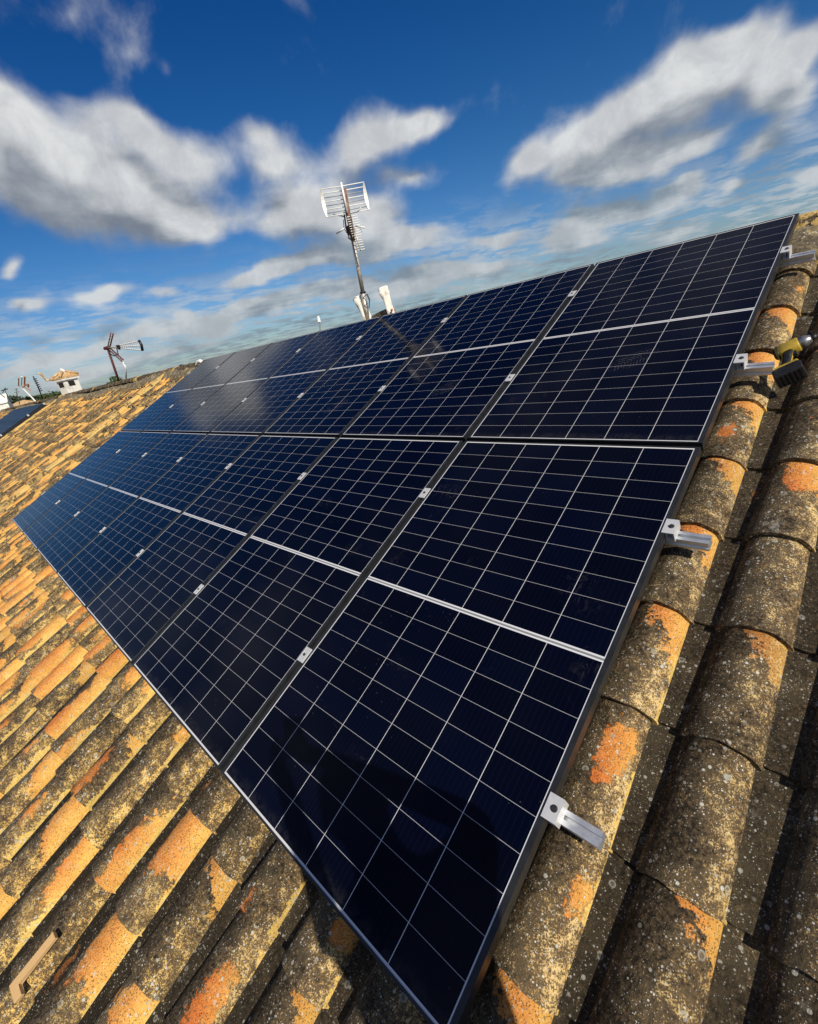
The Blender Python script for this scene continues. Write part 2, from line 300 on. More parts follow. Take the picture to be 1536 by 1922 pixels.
# module dimensions (metres)
MW, ML, GX, GY = 1.1460, 1.9160, .0216, .0233
MX, MY, CX_, CY_, MID = .0199, .0130, None, .0936, .0182
CX_ = (MW-2*MX)/6
def mat_cells():
    mt, t, b = pbsdf('half_cell_glass')
    P = t.node('ShaderNodeTexCoord').outputs['Object']          # local: x -MW..0, y 0..ML
    x, y, _ = t.sep(P)
    oi = t.node('ShaderNodeObjectInfo').outputs['Random']
    xm = t.m('SUBTRACT', t.m('MULTIPLY', x, -1), MX)
    inx = t.m('MULTIPLY', t.m('GREATER_THAN', xm, 0), t.m('LESS_THAN', xm, MW-2*MX))
    fx = t.m('ABSOLUTE', t.m('SUBTRACT', t.m('FRACT', t.m('DIVIDE', xm, CX_)), .5))      # .5 on the line
    linex = t.m('GREATER_THAN', fx, .5-.00100/CX_)
    yl = t.m('SUBTRACT', y, MY); yu = t.m('SUBTRACT', y, MY+10*CY_+MID)
    up = t.m('GREATER_THAN', y, ML/2)
    yy = t.m('ADD', t.m('MULTIPLY', up, yu), t.m('MULTIPLY', t.m('SUBTRACT', 1, up), yl))
    iny = t.m('MULTIPLY', t.m('GREATER_THAN', yy, 0), t.m('LESS_THAN', yy, 10*CY_))
    fy = t.m('ABSOLUTE', t.m('SUBTRACT', t.m('FRACT', t.m('DIVIDE', yy, CY_)), .5))
    liney = t.m('GREATER_THAN', fy, .5-.00065/CY_)
    cell = t.m('MULTIPLY', inx, iny)
    line = t.m('MAXIMUM', linex, t.m('MULTIPLY', liney, .6))
    white = t.m('MAXIMUM', t.m('SUBTRACT', 1, cell), line)
    # grey interconnect ribbon inside the white middle band
    rib = t.m('LESS_THAN', t.m('ABSOLUTE', t.m('SUBTRACT', y, ML/2)), .0036)
    # hair-fine fingers inside each cell
    bus = t.m('LESS_THAN', t.m('ABSOLUTE', t.m('SUBTRACT', t.m('FRACT', t.m('DIVIDE', xm, CX_/10)), .5)), .022)
    n = t.noise(P, 1.4, 3); cellid = t.comb(t.m('FLOOR', t.m('DIVIDE', xm, CX_)), t.m('FLOOR', t.m('DIVIDE', yy, CY_)), t.m('MULTIPLY', oi, 50))
    wn = t.node('ShaderNodeTexWhiteNoise'); t.put(wn.inputs[0], cellid)
    cc = t.mix(wn.outputs['Value'], (.0006, .0013, .0062), (.0009, .0020, .0105))
    cc = t.mix(t.m('MULTIPLY', bus, .05), cc, (.10, .11, .14))
    col = t.mix(white, cc, t.mix(rib, (.62, .63, .66), (.20, .21, .23)))
    # dust: boot smears in a few places and a thin film
    PR = t.vm('ADD', P, t.vm('SCALE', t.comb(oi, t.m('MULTIPLY', oi, 3.1), 0), sc=19))
    d1 = t.noise(PR, 3.2, 3, .5); d2 = t.noise(PR, 26, 8, .72, 1.2)
    mpz = t.node('ShaderNodeMapping'); t.put(mpz.inputs[0], PR); mpz.inputs['Rotation'].default_value = (0, 0, .6); mpz.inputs['Scale'].default_value = (90, 14, 1)
    d3 = t.noise(mpz.outputs[0], 1, 4, .6, .6)
    film = t.m('MULTIPLY', t.ss(d1, .60, .74), t.m('MULTIPLY', t.ss(d2, .52, .68), .07))
    smear = t.m('MULTIPLY', t.ss(d1, .63, .76), t.m('MULTIPLY', t.ss(d3, .56, .68), .08))
    dust = t.m('MAXIMUM', film, smear)
    edge = t.m('MULTIPLY', t.ss(t.m('ADD', y, t.m('MULTIPLY', t.noise(PR, 9, 5, .6), -.05)), .035, -.005), t.ss(d2, .35, .65))
    spots = t.m('MULTIPLY', t.ss(t.voro(PR, 38).outputs['Distance'], .10, .05), t.ss(t.noise(PR, 2.1, 2), .54, .62))
    dust = t.m('MAXIMUM', dust, t.m('MAXIMUM', t.m('MULTIPLY', edge, .045), t.m('MULTIPLY', spots, .14)))
    bx = t.node('ShaderNodeAttribute', attribute_name='boot', attribute_type='OBJECT').outputs['Vector']   # one boot print per marked module
    q = t.vm('SUBTRACT', P, bx); qx, qy, _z = t.sep(q)
    qa = t.m('ADD', t.m('MULTIPLY', qx, .8), t.m('MULTIPLY', qy, .6)); qb = t.m('SUBTRACT', t.m('MULTIPLY', qy, .8), t.m('MULTIPLY', qx, .6))
    el = t.m('ADD', t.m('POWER', t.m('DIVIDE', qa, .13), 2), t.m('POWER', t.m('DIVIDE', qb, .065), 2))
    tread = t.m('GREATER_THAN', t.m('ABSOLUTE', t.m('SUBTRACT', t.m('FRACT', t.m('MULTIPLY', t.m('ADD', qa, t.m('MULTIPLY', t.m('ABSOLUTE', qb), .5)), 62)), .5)), .28)
    boot = t.m('MULTIPLY', t.m('MULTIPLY', t.ss(el, 1.1, .7), tread), t.m('MULTIPLY', t.ss(d2, .42, .62), .12))
    dust = t.m('MAXIMUM', dust, boot)
    col = t.mix(dust, col, (.30, .29, .27))
    t.put(b.inputs['Base Color'], col)
    t.put(b.inputs['Roughness'], t.m('ADD', .10, t.m('MULTIPLY', dust, .8)))
    b.inputs['IOR'].default_value = 1.34; b.inputs['Specular IOR Level'].default_value = .24
    bp = t.node('ShaderNodeBump'); bp.inputs['Strength'].default_value = .05; bp.inputs['Distance'].default_value = .01
    t.put(bp.inputs['Height'], t.noise(P, 2.2, 2)); t.put(b.inputs['Normal'], bp.outputs[0])
    return mt
M['cells'] = mat_cells()

# ------------------------------------------------------------------ mesh helpers
class MB:
    def __init__(s): s.bm = bmesh.new()
    def box(s, x0, y0, z0, x1, y1, z1, mat=None, bevel=0):
        r = bmesh.ops.create_cube(s.bm, size=1)['verts']
        m = Matrix.Translation(((x0+x1)/2, (y0+y1)/2, (z0+z1)/2)) @ Matrix.Diagonal((abs(x1-x0), abs(y1-y0), abs(z1-z0), 1))
        if mat is not None: m = mat @ m
        bmesh.ops.transform(s.bm, matrix=m, verts=r)
        if bevel:
            es = list({e for v in r for e in v.link_edges}); bmesh.ops.bevel(s.bm, geom=es, offset=bevel, segments=2, affect='EDGES', profile=.5)
        return s
    def tube(s, pts, r, seg=8, r1=None, caps=True):
        pts = [Vector(p) for p in pts]; rings = []
        for i, p in enumerate(pts):
            d = (pts[min(i+1, len(pts)-1)]-pts[max(i-1, 0)]).normalized()
            a = d.orthogonal().normalized() if i == 0 else (rings[-1][1] - d*rings[-1][1].dot(d)).normalized()
            b2 = d.cross(a); rr = r if r1 is None else r+(r1-r)*i/(len(pts)-1)
            if isinstance(r, (list, tuple)): rr = r[i]
            vs = [s.bm.verts.new(p+(a*math.cos(2*PI*k/seg)+b2*math.sin(2*PI*k/seg))*rr) for k in range(seg)]
            rings.append((vs, a))
        for i in range(len(rings)-1):
            A, B = rings[i][0], rings[i+1][0]
            for k in range(seg): s.bm.faces.new((A[k], A[(k+1) % seg], B[(k+1) % seg], B[k]))
        if caps: s.bm.faces.new(rings[0][0][::-1]); s.bm.faces.new(rings[-1][0])
        return s
    def loft(s, secs, caps=True):                # list of rings of points
        R_ = [[s.bm.verts.new(p) for p in ring] for ring in secs]; n = len(R_[0])
        for A, B in zip(R_, R_[1:]):
            for k in range(n): s.bm.faces.new((A[k], A[(k+1) % n], B[(k+1) % n], B[k]))
        if caps: s.bm.faces.new(R_[0][::-1]); s.bm.faces.new(R_[-1])
        return s
    def prism(s, poly, vec):
        v = Vector(vec); return s.loft([[Vector(p) for p in poly], [Vector(p)+v for p in poly]])
    def build(s, name, mat, parent=None, smooth=False, loc=None, rot=None):
        bmesh.ops.recalc_face_normals(s.bm, faces=s.bm.faces)
        me = bpy.data.meshes.new(name); s.bm.to_mesh(me); s.bm.free(); me.materials.append(mat)
        if smooth:
            for p in me.polygons: p.use_smooth = True
        o = bpy.data.objects.new(name, me); COL.objects.link(o)
        if parent is not None: o.parent = parent
        if loc is not None: o.location = loc
        if rot is not None: o.rotation_euler = rot
        return o
def tag(o, label=None, cat=None, group=None, kind=None):
    if label: o['label'] = label
    if cat: o['category'] = cat
    if group: o['group'] = group
    if kind: o['kind'] = kind
    return o
def thing(name, label, cat, mw=None, group=None):
    o = bpy.data.objects.new(name, None); COL.objects.link(o); o.empty_display_size = .1
    if mw is not None:
        o.location = mw.to_translation(); o.rotation_euler = mw.to_euler()
    return tag(o, label, cat, group)
def onroof(x, y, z): return ROOF @ Matrix.Translation((x, y, z))
def here(v): return Matrix.Translation(v)

# ------------------------------------------------------------------ the roof
YR = 3.97                                      # ridge line, up the slope
XL, XR, YE = -46.0, 2.6, -3.0
PITCH, EXPO = .262, .369
X0 = .030; CREST = -.120                        # first cover's axis and the height of crests
roof = thing('tiled_roof', 'long lichen covered clay tile roof carrying the solar panels', 'roof', ROOF.copy())
def sag(x, y):                                  # an old roof is never flat
    f = min(1, max(0, (-x-8.4)/3)) if x < 0 else 0
    return f*(.035*math.sin(x*.55+1)+.02*math.sin(x*1.3+y*.7)) - (.02*f)

def tile_mesh(name, covers, mat, xr):
    """covers: list of (x, y0, length, w0, w1, h, zbase, lift, yaw, roll, rnd4, kind). kind 1 cover (convex) 0 channel (concave)"""
    NU, NV = xr
    V = []; F = []; A1 = []; A2 = []; off = 0
    for (x, y0, L_, w0, w1, h, zb, lift, yaw, roll, rn, kind) in covers:
        us = np.linspace(-1, 1, NU+1); vs = np.linspace(0, 1, NV+1)
        U, VV = np.meshgrid(us, vs)                   # rows = v
        ang = U*math.radians(92 if kind else 62)
        w = w0+(w1-w0)*VV
        wob = 1+.006*np.sin(VV*7+rn[0]*20)*np.sin(U*3+rn[1]*9)
        if kind:
            X = w*np.sin(ang)*wob; Z = h*(np.cos(ang)-1)*(w/w0)*wob
        else:
            X = w*np.sin(ang)/math.sin(math.radians(62)); Z = h*(1-np.cos(ang))*1.9
        Z = Z + lift*(1-VV) ; Y = VV*L_
        Yo = Y + (.003*np.sin(U*4+rn[2]*12)+.0015*np.sin(U*13+rn[1]*30))*(VV < .01)
        ca, sa = math.cos(yaw), math.sin(yaw)
        cr, sr = math.cos(roll), math.sin(roll)
        Xr = X*cr-Z*sr; Zr = X*sr+Z*cr
        PX = x + Xr*ca - Yo*sa; PY = y0 + Xr*sa + Yo*ca; PZ = zb + Zr
        outer = np.stack([PX, PY, PZ], -1).reshape(-1, 3)
        # inner skin ring (only the lower lip, then a short way up)
        th = .014
        def inner(vrow, vv):
            Xi = X[vrow]*(1-th/w0); Zi = Z[vrow]-th*np.cos(ang[vrow])*(1 if kind else 1)
            if not kind: Xi = X[vrow]; Zi = Z[vrow]-th
            Yi = np.full_like(Xi, vv*L_) + (Yo[vrow]-Y[vrow])
            Xq = Xi*cr-Zi*sr; Zq = Xi*sr+Zi*cr
            return np.stack([x+Xq*ca-Yi*sa, y0+Xq*sa+Yi*ca, zb+Zq], -1)
        i0 = inner(0, 0); i1 = inner(min(1, NV), .25)
        V.append(outer); V.append(i0); V.append(i1)
        n = NU+1
        for r in range(NV):
            for c in range(NU):
                a = off+r*n+c; F.append((a, a+1, a+n+1, a+n))
        b0 = off+(NV+1)*n; b1 = b0+n
        for c in range(NU):
            F.append((off+c, b0+c, b0+c+1, off+c+1)); F.append((b0+c, b1+c, b1+c+1, b0+c+1))
        cnt = (NV+1)*n+2*n
        A1.append(np.tile(np.array(rn, dtype=np.float32), (cnt, 1)))
        uu = np.concatenate([U.reshape(-1), us, us]); v2 = np.concatenate([VV.reshape(-1)*L_/EXPO, np.zeros(n), np.zeros(n)])
        A2.append(np.stack([uu, v2, np.full(cnt, float(kind)), np.ones(cnt)], -1))
        off += cnt
    V = np.concatenate(V).astype(np.float32)
    me = bpy.data.meshes.new(name)
    me.vertices.add(len(V)); me.vertices.foreach_set('co', V.reshape(-1))
    Fa = np.array(F, dtype=np.int32)
    me.loops.add(Fa.size); me.loops.foreach_set('vertex_index', Fa.reshape(-1))
    me.polygons.add(len(Fa)); me.polygons.foreach_set('loop_start', np.arange(0, Fa.size, 4, dtype=np.int32))
    me.update(calc_edges=True)
    me.polygons.foreach_set('use_smooth', np.ones(len(Fa), dtype=bool))
    for nm, arr in (('rnd', np.concatenate(A1)), ('uvk', np.concatenate(A2))):
        a = me.attributes.new(nm, 'FLOAT_COLOR', 'POINT'); a.data.foreach_set('color', arr.astype(np.float32).reshape(-1))
    me.materials.append(mat)
    # sharp lip
    return me
covers = []; chans = []
ncol0 = int((XL-X0)/PITCH); ncol1 = int((XR-X0)/PITCH)
YEL_COLS = {round((-10.35-X0)/PITCH), round((-22.9-X0)/PITCH), round((-35.4-X0)/PITCH)}
for c in range(ncol0, ncol1+1):
    cj = random.uniform(-.012, .012); isy = c in YEL_COLS
    ph = random.uniform(-.018, .018)
    if c in (0, 1): ph = 0; cj = 0
    for r in range(-9, 11):
        y0 = .148 + EXPO*r + ph + random.uniform(-.006, .006)*(1 if c > -2 else 4)
        if y0 < YE or y0 > YR-.10: continue
        x = X0+PITCH*c+cj+random.uniform(-.004, .004)
        L_ = min(.43, YR-.06-y0)
        g = sag(x, y0)
        rn = (random.random(), random.random(), random.random(), 1.0 if isy else 0.0)
        if isy:
            covers.append((x, y0, L_, .118, .104, .085, CREST+.030+g, .020, random.uniform(-.01, .01), random.uniform(-.03, .03), rn, 1))
        else:
            rg = 1 if c > -2 else 2.4
            covers.append((x, y0, L_, .101, .088, .094, CREST-.016+g+random.uniform(-.002, .002)*rg, .020+random.uniform(-.002, .006)*rg, random.uniform(-.010, .010)*rg, random.uniform(-.02, .02)*rg, rn, 1))
        rn = (random.random(), random.random(), random.random()*.55, 0.0)
        yc = y0+.012+random.uniform(-.006, .006)
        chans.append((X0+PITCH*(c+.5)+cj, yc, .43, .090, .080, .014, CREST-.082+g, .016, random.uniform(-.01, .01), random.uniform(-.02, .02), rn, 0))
near = [t for t in covers if t[0] > -2.6]; mid = [t for t in covers if t[0] <= -2.6]
# one mesh for the whole covering: near tiles finer
def joinmeshes(name, meshes, mat):
    V = []; F = []; A = {'rnd': [], 'uvk': []}; off = 0
    for me in meshes:
        n = len(me.vertices); co = np.empty(n*3, np.float32); me.vertices.foreach_get('co', co); V.append(co.reshape(-1, 3))
        vi = np.empty(len(me.loops), np.int32); me.loops.foreach_get('vertex_index', vi); F.append(vi.reshape(-1, 4)+off); off += n
        for k in A:
            c = np.empty(n*4, np.float32); me.attributes[k].data.foreach_get('color', c); A[k].append(c)
        bpy.data.meshes.remove(me)
    V = np.concatenate(V); Fa = np.concatenate(F); me = bpy.data.meshes.new(name)
    me.vertices.add(len(V)); me.vertices.foreach_set('co', V.reshape(-1))
    me.loops.add(Fa.size); me.loops.foreach_set('vertex_index', Fa.reshape(-1).astype(np.int32))
    me.polygons.add(len(Fa)); me.polygons.foreach_set('loop_start', np.arange(0, Fa.size, 4, dtype=np.int32))
    me.update(calc_edges=True); me.polygons.foreach_set('use_smooth', np.ones(len(Fa), dtype=bool))
    for k in A:
        a = me.attributes.new(k, 'FLOAT_COLOR', 'POINT'); a.data.foreach_set('color', np.concatenate(A[k]))
    me.materials.append(mat); return me
me = joinmeshes('cover_tiles', [tile_mesh('a', near, M['tile'], (24, 6)), tile_mesh('b', mid, M['tile'], (12, 3))], M['tile'])
try: me.set_sharp_from_angle(angle=math.radians(50))
except Exception as ex: print(ex)
o = bpy.data.objects.new('cover_tiles', me); COL.objects.link(o); o.parent = roof
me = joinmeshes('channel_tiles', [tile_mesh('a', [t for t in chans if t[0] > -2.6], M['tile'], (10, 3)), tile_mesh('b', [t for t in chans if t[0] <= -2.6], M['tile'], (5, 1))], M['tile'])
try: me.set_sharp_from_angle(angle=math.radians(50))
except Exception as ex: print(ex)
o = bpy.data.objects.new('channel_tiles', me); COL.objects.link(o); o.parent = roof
# deck and back slope, in roof axes
MB().box(XL, YE+.05, -.42, XR, YR, -.27).build('roof_deck', M['deck'], roof)
# back slope tiles
back = []
for c in range(ncol0, ncol1+1, 1):
    for r in range(0, 10):
        rn = (random.random(), random.random(), random.random(), 0.0)
        back.append((X0+PITCH*c, .10+EXPO*r, .42, .098, .084, .08, 0, .018, 0, 0, rn, 1))
meb = tile_mesh('back_tiles', back, M['tile'], (6, 1))
ob = bpy.data.objects.new('back_tiles', meb); COL.objects.link(ob); ob.parent = roof
# rotate the back slope about the ridge: its y axis runs down the other side, so start low and end at ridge
apex = Vector((0, YR, -.16))
ob.matrix_local = Matrix.Translation(apex) @ Matrix.Rotation(-2*TH, 4, 'X') @ Matrix.Rotation(PI, 4, 'Z') @ Matrix.Translation((-(XL+XR)*0, -3.85, 0))
bd = MB().box(-XR, -3.8, -.30, -XL, -.02, -.16).build('back_deck', M['deck'], roof); bd.matrix_local = Matrix.Translation(apex) @ Matrix.Rotation(-2*TH, 4, 'X') @ Matrix.Rotation(PI, 4, 'Z')
# ridge: mortar bedding and cap tiles laid along x
bm = bmesh.new(); NXS = 900; prof = [(-.37, -.165), (-.33, -.105), (-.22, -.075), (-.11, -.045), (-.07, -.07), (.0, -.09)]
prev = None
for i in range(NXS+1):
    x = XL+(XR-XL)*i/NXS; row = []
    for k, (py, pz) in enumerate(prof):
        j = (.022*math.sin(x*9.1+k)+.018*math.sin(x*23+k*2.1)+random.uniform(-.010, .010))
        row.append(bm.verts.new((x, YR+py+j, pz-.03+.5*j+sag(x, YR)+.012*math.sin(x*25.6+1.0)*(k < 3))))
    if prev:
        for k in range(len(prof)-1): bm.faces.new((prev[k], prev[k+1], row[k+1], row[k]))
    prev = row
bmesh.ops.recalc_face_normals(bm, faces=bm.faces)
me = bpy.data.meshes.new('mortar_band'); bm.to_mesh(me); bm.free(); me.materials.append(M['mortar'])
for p in me.polygons: p.use_smooth = True
o = bpy.data.objects.new('mortar_band', me); COL.objects.link(o); o.parent = roof
caps = []; x = XL
while x < XR:
    rn = (random.random(), random.random(), random.random(), 1.0 if random.random() < .16 else 0)
    caps.append((0, -x-.40, .44, .125, .112, .085, 0, .016, random.uniform(-.02, .02), random.uniform(-.06, .06), rn, 1)); x += .36
mer = tile_mesh('ridge_tiles', caps, M['tile'], (12, 2))
orr = bpy.data.objects.new('ridge_tiles', mer); COL.objects.link(orr); orr.parent = roof
orr.matrix_local = Matrix.Translation((0, YR, -.070)) @ Matrix.Rotation(-TH, 4, 'X') @ Matrix.Rotation(PI/2, 4, 'Z')
# house walls below (world axes relative to the roof empty)
hw = MB(); yb0 = YE*cT+.35; yb1 = YR*cT+3.6*cT
hw.box(XL+.3, yb0, -7, XR-.3, yb1, YE*sT-.62)
hwo = hw.build('wall', M['wall'], roof); hwo.matrix_local = ROOF.inverted()

# ------------------------------------------------------------------ ground
g = MB(); g.box(-6000, -6000, -7.4, 6000, 9000, -7.0)
mt, t, b = pbsdf('dry_ground'); P = t.node('ShaderNodeTexCoord').outputs['Object']
t.put(b.inputs['Base Color'], t.mix(t.ss(t.noise(P, .03, 6), .4, .6), (.16, .14, .09), (.07, .09, .04))); b.inputs['Roughness'].default_value = .95
tag(g.build('ground', mt), kind='structure')

# ------------------------------------------------------------------ solar panels
def make_panel(i, r):
    x0 = .006-i*(MW+GX); y0 = -.0065+r*(ML+GY)
    root = thing('solar_panel', '', 'solar panel', onroof(x0, y0, 0), 'solar panels mounted in two rows on the roof')
    return root
LW, LH, FD = .0163, .0070, .035
def panel_parts(root):
    f = MB()
    # long rails
    f.box(-MW, 0, -FD, -MW+LW, ML, .0016); f.box(-LW, 0, -FD, 0, ML, .0016)
    f.box(-MW+LW, 0, -FD, -LW, LH, .0016); f.box(-MW+LW, ML-LH, -FD, -LW, ML, .0016)
    # return flange under the module
    f.box(-MW+LW, .03, -FD, -MW+.03, ML-.03, -FD+.002); f.box(-.03, .03, -FD, -LW, ML-.03, -FD+.002)
    fo = f.build('frame', M['frame'], root)
    g2 = MB(); g2.box(-MW+LW, LH, -.006, -LW, ML-LH, -.0006); go = g2.build('glass', M['cells'], root)
    js = []
    for k in (.25, .5, .75):
        j = MB(); j.box(-MW*k-.04, ML/2-.03, -.022, -MW*k+.04, ML/2+.03, -.0061, bevel=.003)
        js.append(j.build('junction_box', M['black'], root))
    return [fo, go] + js
first = None
COLN = ['rightmost', 'second from the right', 'third from the right', 'middle', 'third from the left', 'second from the left', 'leftmost']
BOOT = {(0, 1): (-.47, .62), (1, 1): (-.46, .50), (3, 1): (-.5, .6), (2, 1): (-.4, .35)}
for r in (0, 1):
    for i in range(7):
        root = make_panel(i, r)
        if first is None: ch = panel_parts(root); first = ch
        else:
            ch = []
            for c0 in first:
                c2 = c0.copy(); COL.objects.link(c2); c2.parent = root; ch.append(c2)
        bx, by = BOOT.get((i, r), (5, 5)); ch[1]['boot'] = (bx, by, 0.0)
        row = 'lower row' if r == 0 else 'upper row'
        lab = '%s solar panel of the seven in the %s' % (COLN[i], row)
        if (i, r) == (0, 0): lab = 'nearest solar panel at the bottom corner, partly under a person\'s shadow'
        if (i, r) == (0, 1): lab = 'rightmost solar panel of the upper row, with a smudged boot print'
        root['label'] = lab

# ------------------------------------------------------------------ rails and clamps
RY = [.515, 1.497, 2.477, 3.430]
XLEFT = -7*(MW+GX)
def rail_mesh():
    w, z0, z1 = .019, -.0765, -.0365
    p = [(-w, z0), (w, z0), (w, z0+.010), (w-.005, z0+.014), (w-.005, z0+.018), (w, z0+.022), (w, z1), (.0055, z1), (.0055, z1-.012), (-.0055, z1-.012), (-.0055, z1), (-w, z1), (-w, z0+.022), (-w+.005, z0+.018), (-w+.005, z0+.014), (-w, z0+.010)]
    m = MB(); m.prism([(.132, y, z) for y, z in p], (XLEFT-.23, 0, 0)); return m
def mid_clamp_parts(parent, x):
    c = MB(); c.box(-.0195, -.034, .0020, .0195, .034, .0062, bevel=.001); c.box(-.0185, -.034, .0062, -.0165, .034, .0068); c.box(.0165, -.034, .0062, .0185, .034, .0068)
    c.box(-.0095, -.03, -.030, -.0075, .03, .0020); c.box(.0075, -.03, -.030, .0095, .03, .0020)
    o = c.build('mid_clamp', M['clamp'], parent, loc=(x, 0, 0))
    b_ = MB(); b_.tube([(0, 0, .0062), (0, 0, .0105)], .0065, 6); b_.tube([(0, 0, -.04), (0, 0, .0062)], .0035, 6)
    bo = b_.build('bolt', M['bolt'], o); return o, bo
def end_clamp_parts(parent, x, sg):
    c = MB()
    # Z-section: lip over the frame, web down, foot on the rail
    prof = [(-.010, .0020), (.0262, .0020), (.0262, -.0362), (.030, -.0362), (.030, .0062), (-.010, .0062)]
    c.prism([(sg*a, -.032, z) for a, z in prof], (0, .064, 0))
    c.box(sg*.0025, -.032, -.030, sg*.0045, .032, .0018)
    c.box(sg*.0045, -.032, -.034, sg*.0262, .032, -.031)
    o = c.build('end_clamp', M['clamp'], parent, loc=(x, 0, 0))
    b_ = MB(); b_.tube([(sg*.014, 0, .0062), (sg*.014, 0, .0112)], .0068, 6); b_.tube([(sg*.014, 0, -.04), (sg*.014, 0, .0062)], .0035, 6)
    b_.tube([(sg*.014, 0, .0062), (sg*.014, 0, .0072)], .0095, 14)
    bo = b_.build('bolt', M['bolt'], o); return o, bo
RL = ['lowest aluminium mounting rail, its short end jutting out by the nearest panel', 'aluminium mounting rail second from the bottom, end clamp just below an orange tile arc',
      'aluminium mounting rail whose end nearly touches the yellow cordless driver', 'topmost aluminium mounting rail, nearest to the mortared ridge']
proto = None
for k, y in enumerate(RY):
    root = thing('mounting_rail', RL[k], 'mounting rail', onroof(0, y, 0), 'rails under the solar panels')
    if proto is None:
        body = rail_mesh().build('rail_profile', M['alu'], root)
        cl = [mid_clamp_parts(root, -i*(MW+GX)+.006+GX/2) for i in range(1, 7)] + [end_clamp_parts(root, .006, 1), end_clamp_parts(root, XLEFT+.006+GX, -1)]
        ft = []
        for i in range(0, 8):
            fb = MB(); xx = X0+PITCH*(-4*i-1)
            fb.box(xx-.02, .018, -.128, xx+.02, .023, -.045); fb.box(xx-.02, .0231, -.131, xx+.02, .075, -.126)
            ft.append(fb.build('roof_bracket', M['alu_side'], root))
        proto = (body, cl, ft)
    else:
        b2 = proto[0].copy(); COL.objects.link(b2); b2.parent = root
        for f_ in proto[2]:
            f2 = f_.copy(); COL.objects.link(f2); f2.parent = root
        for c, bo in proto[1]:
            c2 = c.copy(); COL.objects.link(c2); c2.parent = root
            d2 = bo.copy(); COL.objects.link(d2); d2.parent = c2

# ------------------------------------------------------------------ cordless driver lying on the tiles
drv = thing('cordless_driver', 'yellow and black cordless impact driver lying on the tiles beside a rail end', 'power tool', None)
hx = Vector((.90, .30, .32)).normalized(); hy0 = Vector((-.15, -.95, -.25)); hy = (hy0-hx*hy0.dot(hx)).normalized(); hz = hx.cross(hy)
mdr = Matrix((hx, hy, hz)).transposed().to_4x4(); mdr.translation = Vector((.166, 2.61, -.052))
mwd = ROOF @ mdr; drv.location = mwd.to_translation(); drv.rotation_euler = mwd.to_euler(); drv.scale = (.9, .9, .9)
def ringx(x, ry, rz, n=14, cy=0, cz=0, pw=.8):
    out = []
    for k in range(n):
        a = 2*PI*k/n; ca, sa = math.cos(a), math.sin(a)
        out.append((x, cy+math.copysign(abs(ca)**pw, ca)*ry, cz+math.copysign(abs(sa)**pw, sa)*rz))
    return out
def ringy(y, rx, rz, cx=0, cz=0, n=14, pw=.7):
    return [(q[1]+0*y, y, q[2]) for q in ringx(0, rx, rz, n, cx, cz, pw)]
MB().loft([ringx(-.060, .020, .020), ringx(-.056, .031, .029), ringx(-.02, .034, .031), ringx(.030, .034, .031), ringx(.036, .031, .029)]).build('motor_housing', M['yellow'], drv, True)
MB().loft([ringx(-.0665, .018, .018), ringx(-.062, .027, .025), ringx(-.045, .0335, .0305), ringx(-.044, .030, .028)]).build('rear_cap', M['black'], drv, True)
MB().loft([ringx(.0345, .030, .029, pw=1), ringx(.060, .029, .028, pw=1), ringx(.078, .019, .019, pw=1), ringx(.082, .014, .014, pw=1)]).build('gear_case', M['gearcase'], drv, True)
MB().tube([(.080, 0, 0), (.100, 0, 0)], .0125, 14).tube([(.100, 0, 0), (.104, 0, 0)], .009, 12).tube([(.104, 0, 0), (.135, 0, 0)], .0035, 6).build('chuck', M['black'], drv, True)
MB().loft([ringy(.020, .024, .021, -.010), ringy(.060, .020, .0175, -.022), ringy(.100, .019, .017, -.036), ringy(.128, .026, .022, -.042)]).build('handle', M['black'], drv, True)
MB().loft([ringy(.022, .0265, .016, -.012), ringy(.060, .0225, .013, -.024), ringy(.100, .0215, .012, -.038), ringy(.126, .028, .018, -.044)]).build('handle_shell', M['yellow'], drv, True)
MB().box(.002, .034, -.008, .016, .062, .008, bevel=.003).build('trigger', M['black'], drv)
MB().box(-.089, .124, -.036, .011, .142, .036, bevel=.006).build('battery_mount', M['yellow'], drv)
bt = MB(); bt.box(-.094, .143, -.039, .018, .196, .039, bevel=.006)
for q in range(6): bt.box(-.084+.017*q, .194, -.034, -.076+.017*q, .1985, .034, bevel=.001)
bt.box(-.086, .142, -.0402, .010, .165, .0402, bevel=.002)
bt.build('battery', M['black'], drv)

# ------------------------------------------------------------------ wooden offcut lying bottom left
wd = thing('wooden_offcut', 'small L shaped pale wooden offcut lying on a tile by the lower left edge', 'wood piece', None)
mt, t, b = pbsdf('pale_pine'); P = t.node('ShaderNodeTexCoord').outputs['Object']
mpp = t.node('ShaderNodeMapping'); t.put(mpp.inputs[0], P); mpp.inputs['Scale'].default_value = (60, 500, 500)
gr = t.noise(mpp.outputs[0], 1, 4); t.put(b.inputs['Base Color'], t.mix(gr, (.42, .25, .10), (.66, .45, .22))); b.inputs['Roughness'].default_value = .7
wpm = Matrix.Rotation(math.radians(0), 4, 'Z')
wv = MB().prism([(0, 0, 0), (.185, 0, 0), (.185, -.030, 0), (.030, -.030, 0), (.030, -.072, 0), (0, -.072, 0)], (0, 0, .016))
bmesh.ops.bevel(wv.bm, geom=wv.bm.edges[:], offset=.0012, segments=1, affect='EDGES')
wo_ = wv.build('wood_strip', mt, wd)
pA = Vector((-1.500, -.975, -.110)); 
mo = Matrix.Rotation(math.radians(88), 4, 'Z') @ Matrix.Rotation(math.radians(10), 4, 'X'); mo.translation = pA
mwo = ROOF @ mo; wd.location = mwo.to_translation(); wd.rotation_euler = mwo.to_euler()

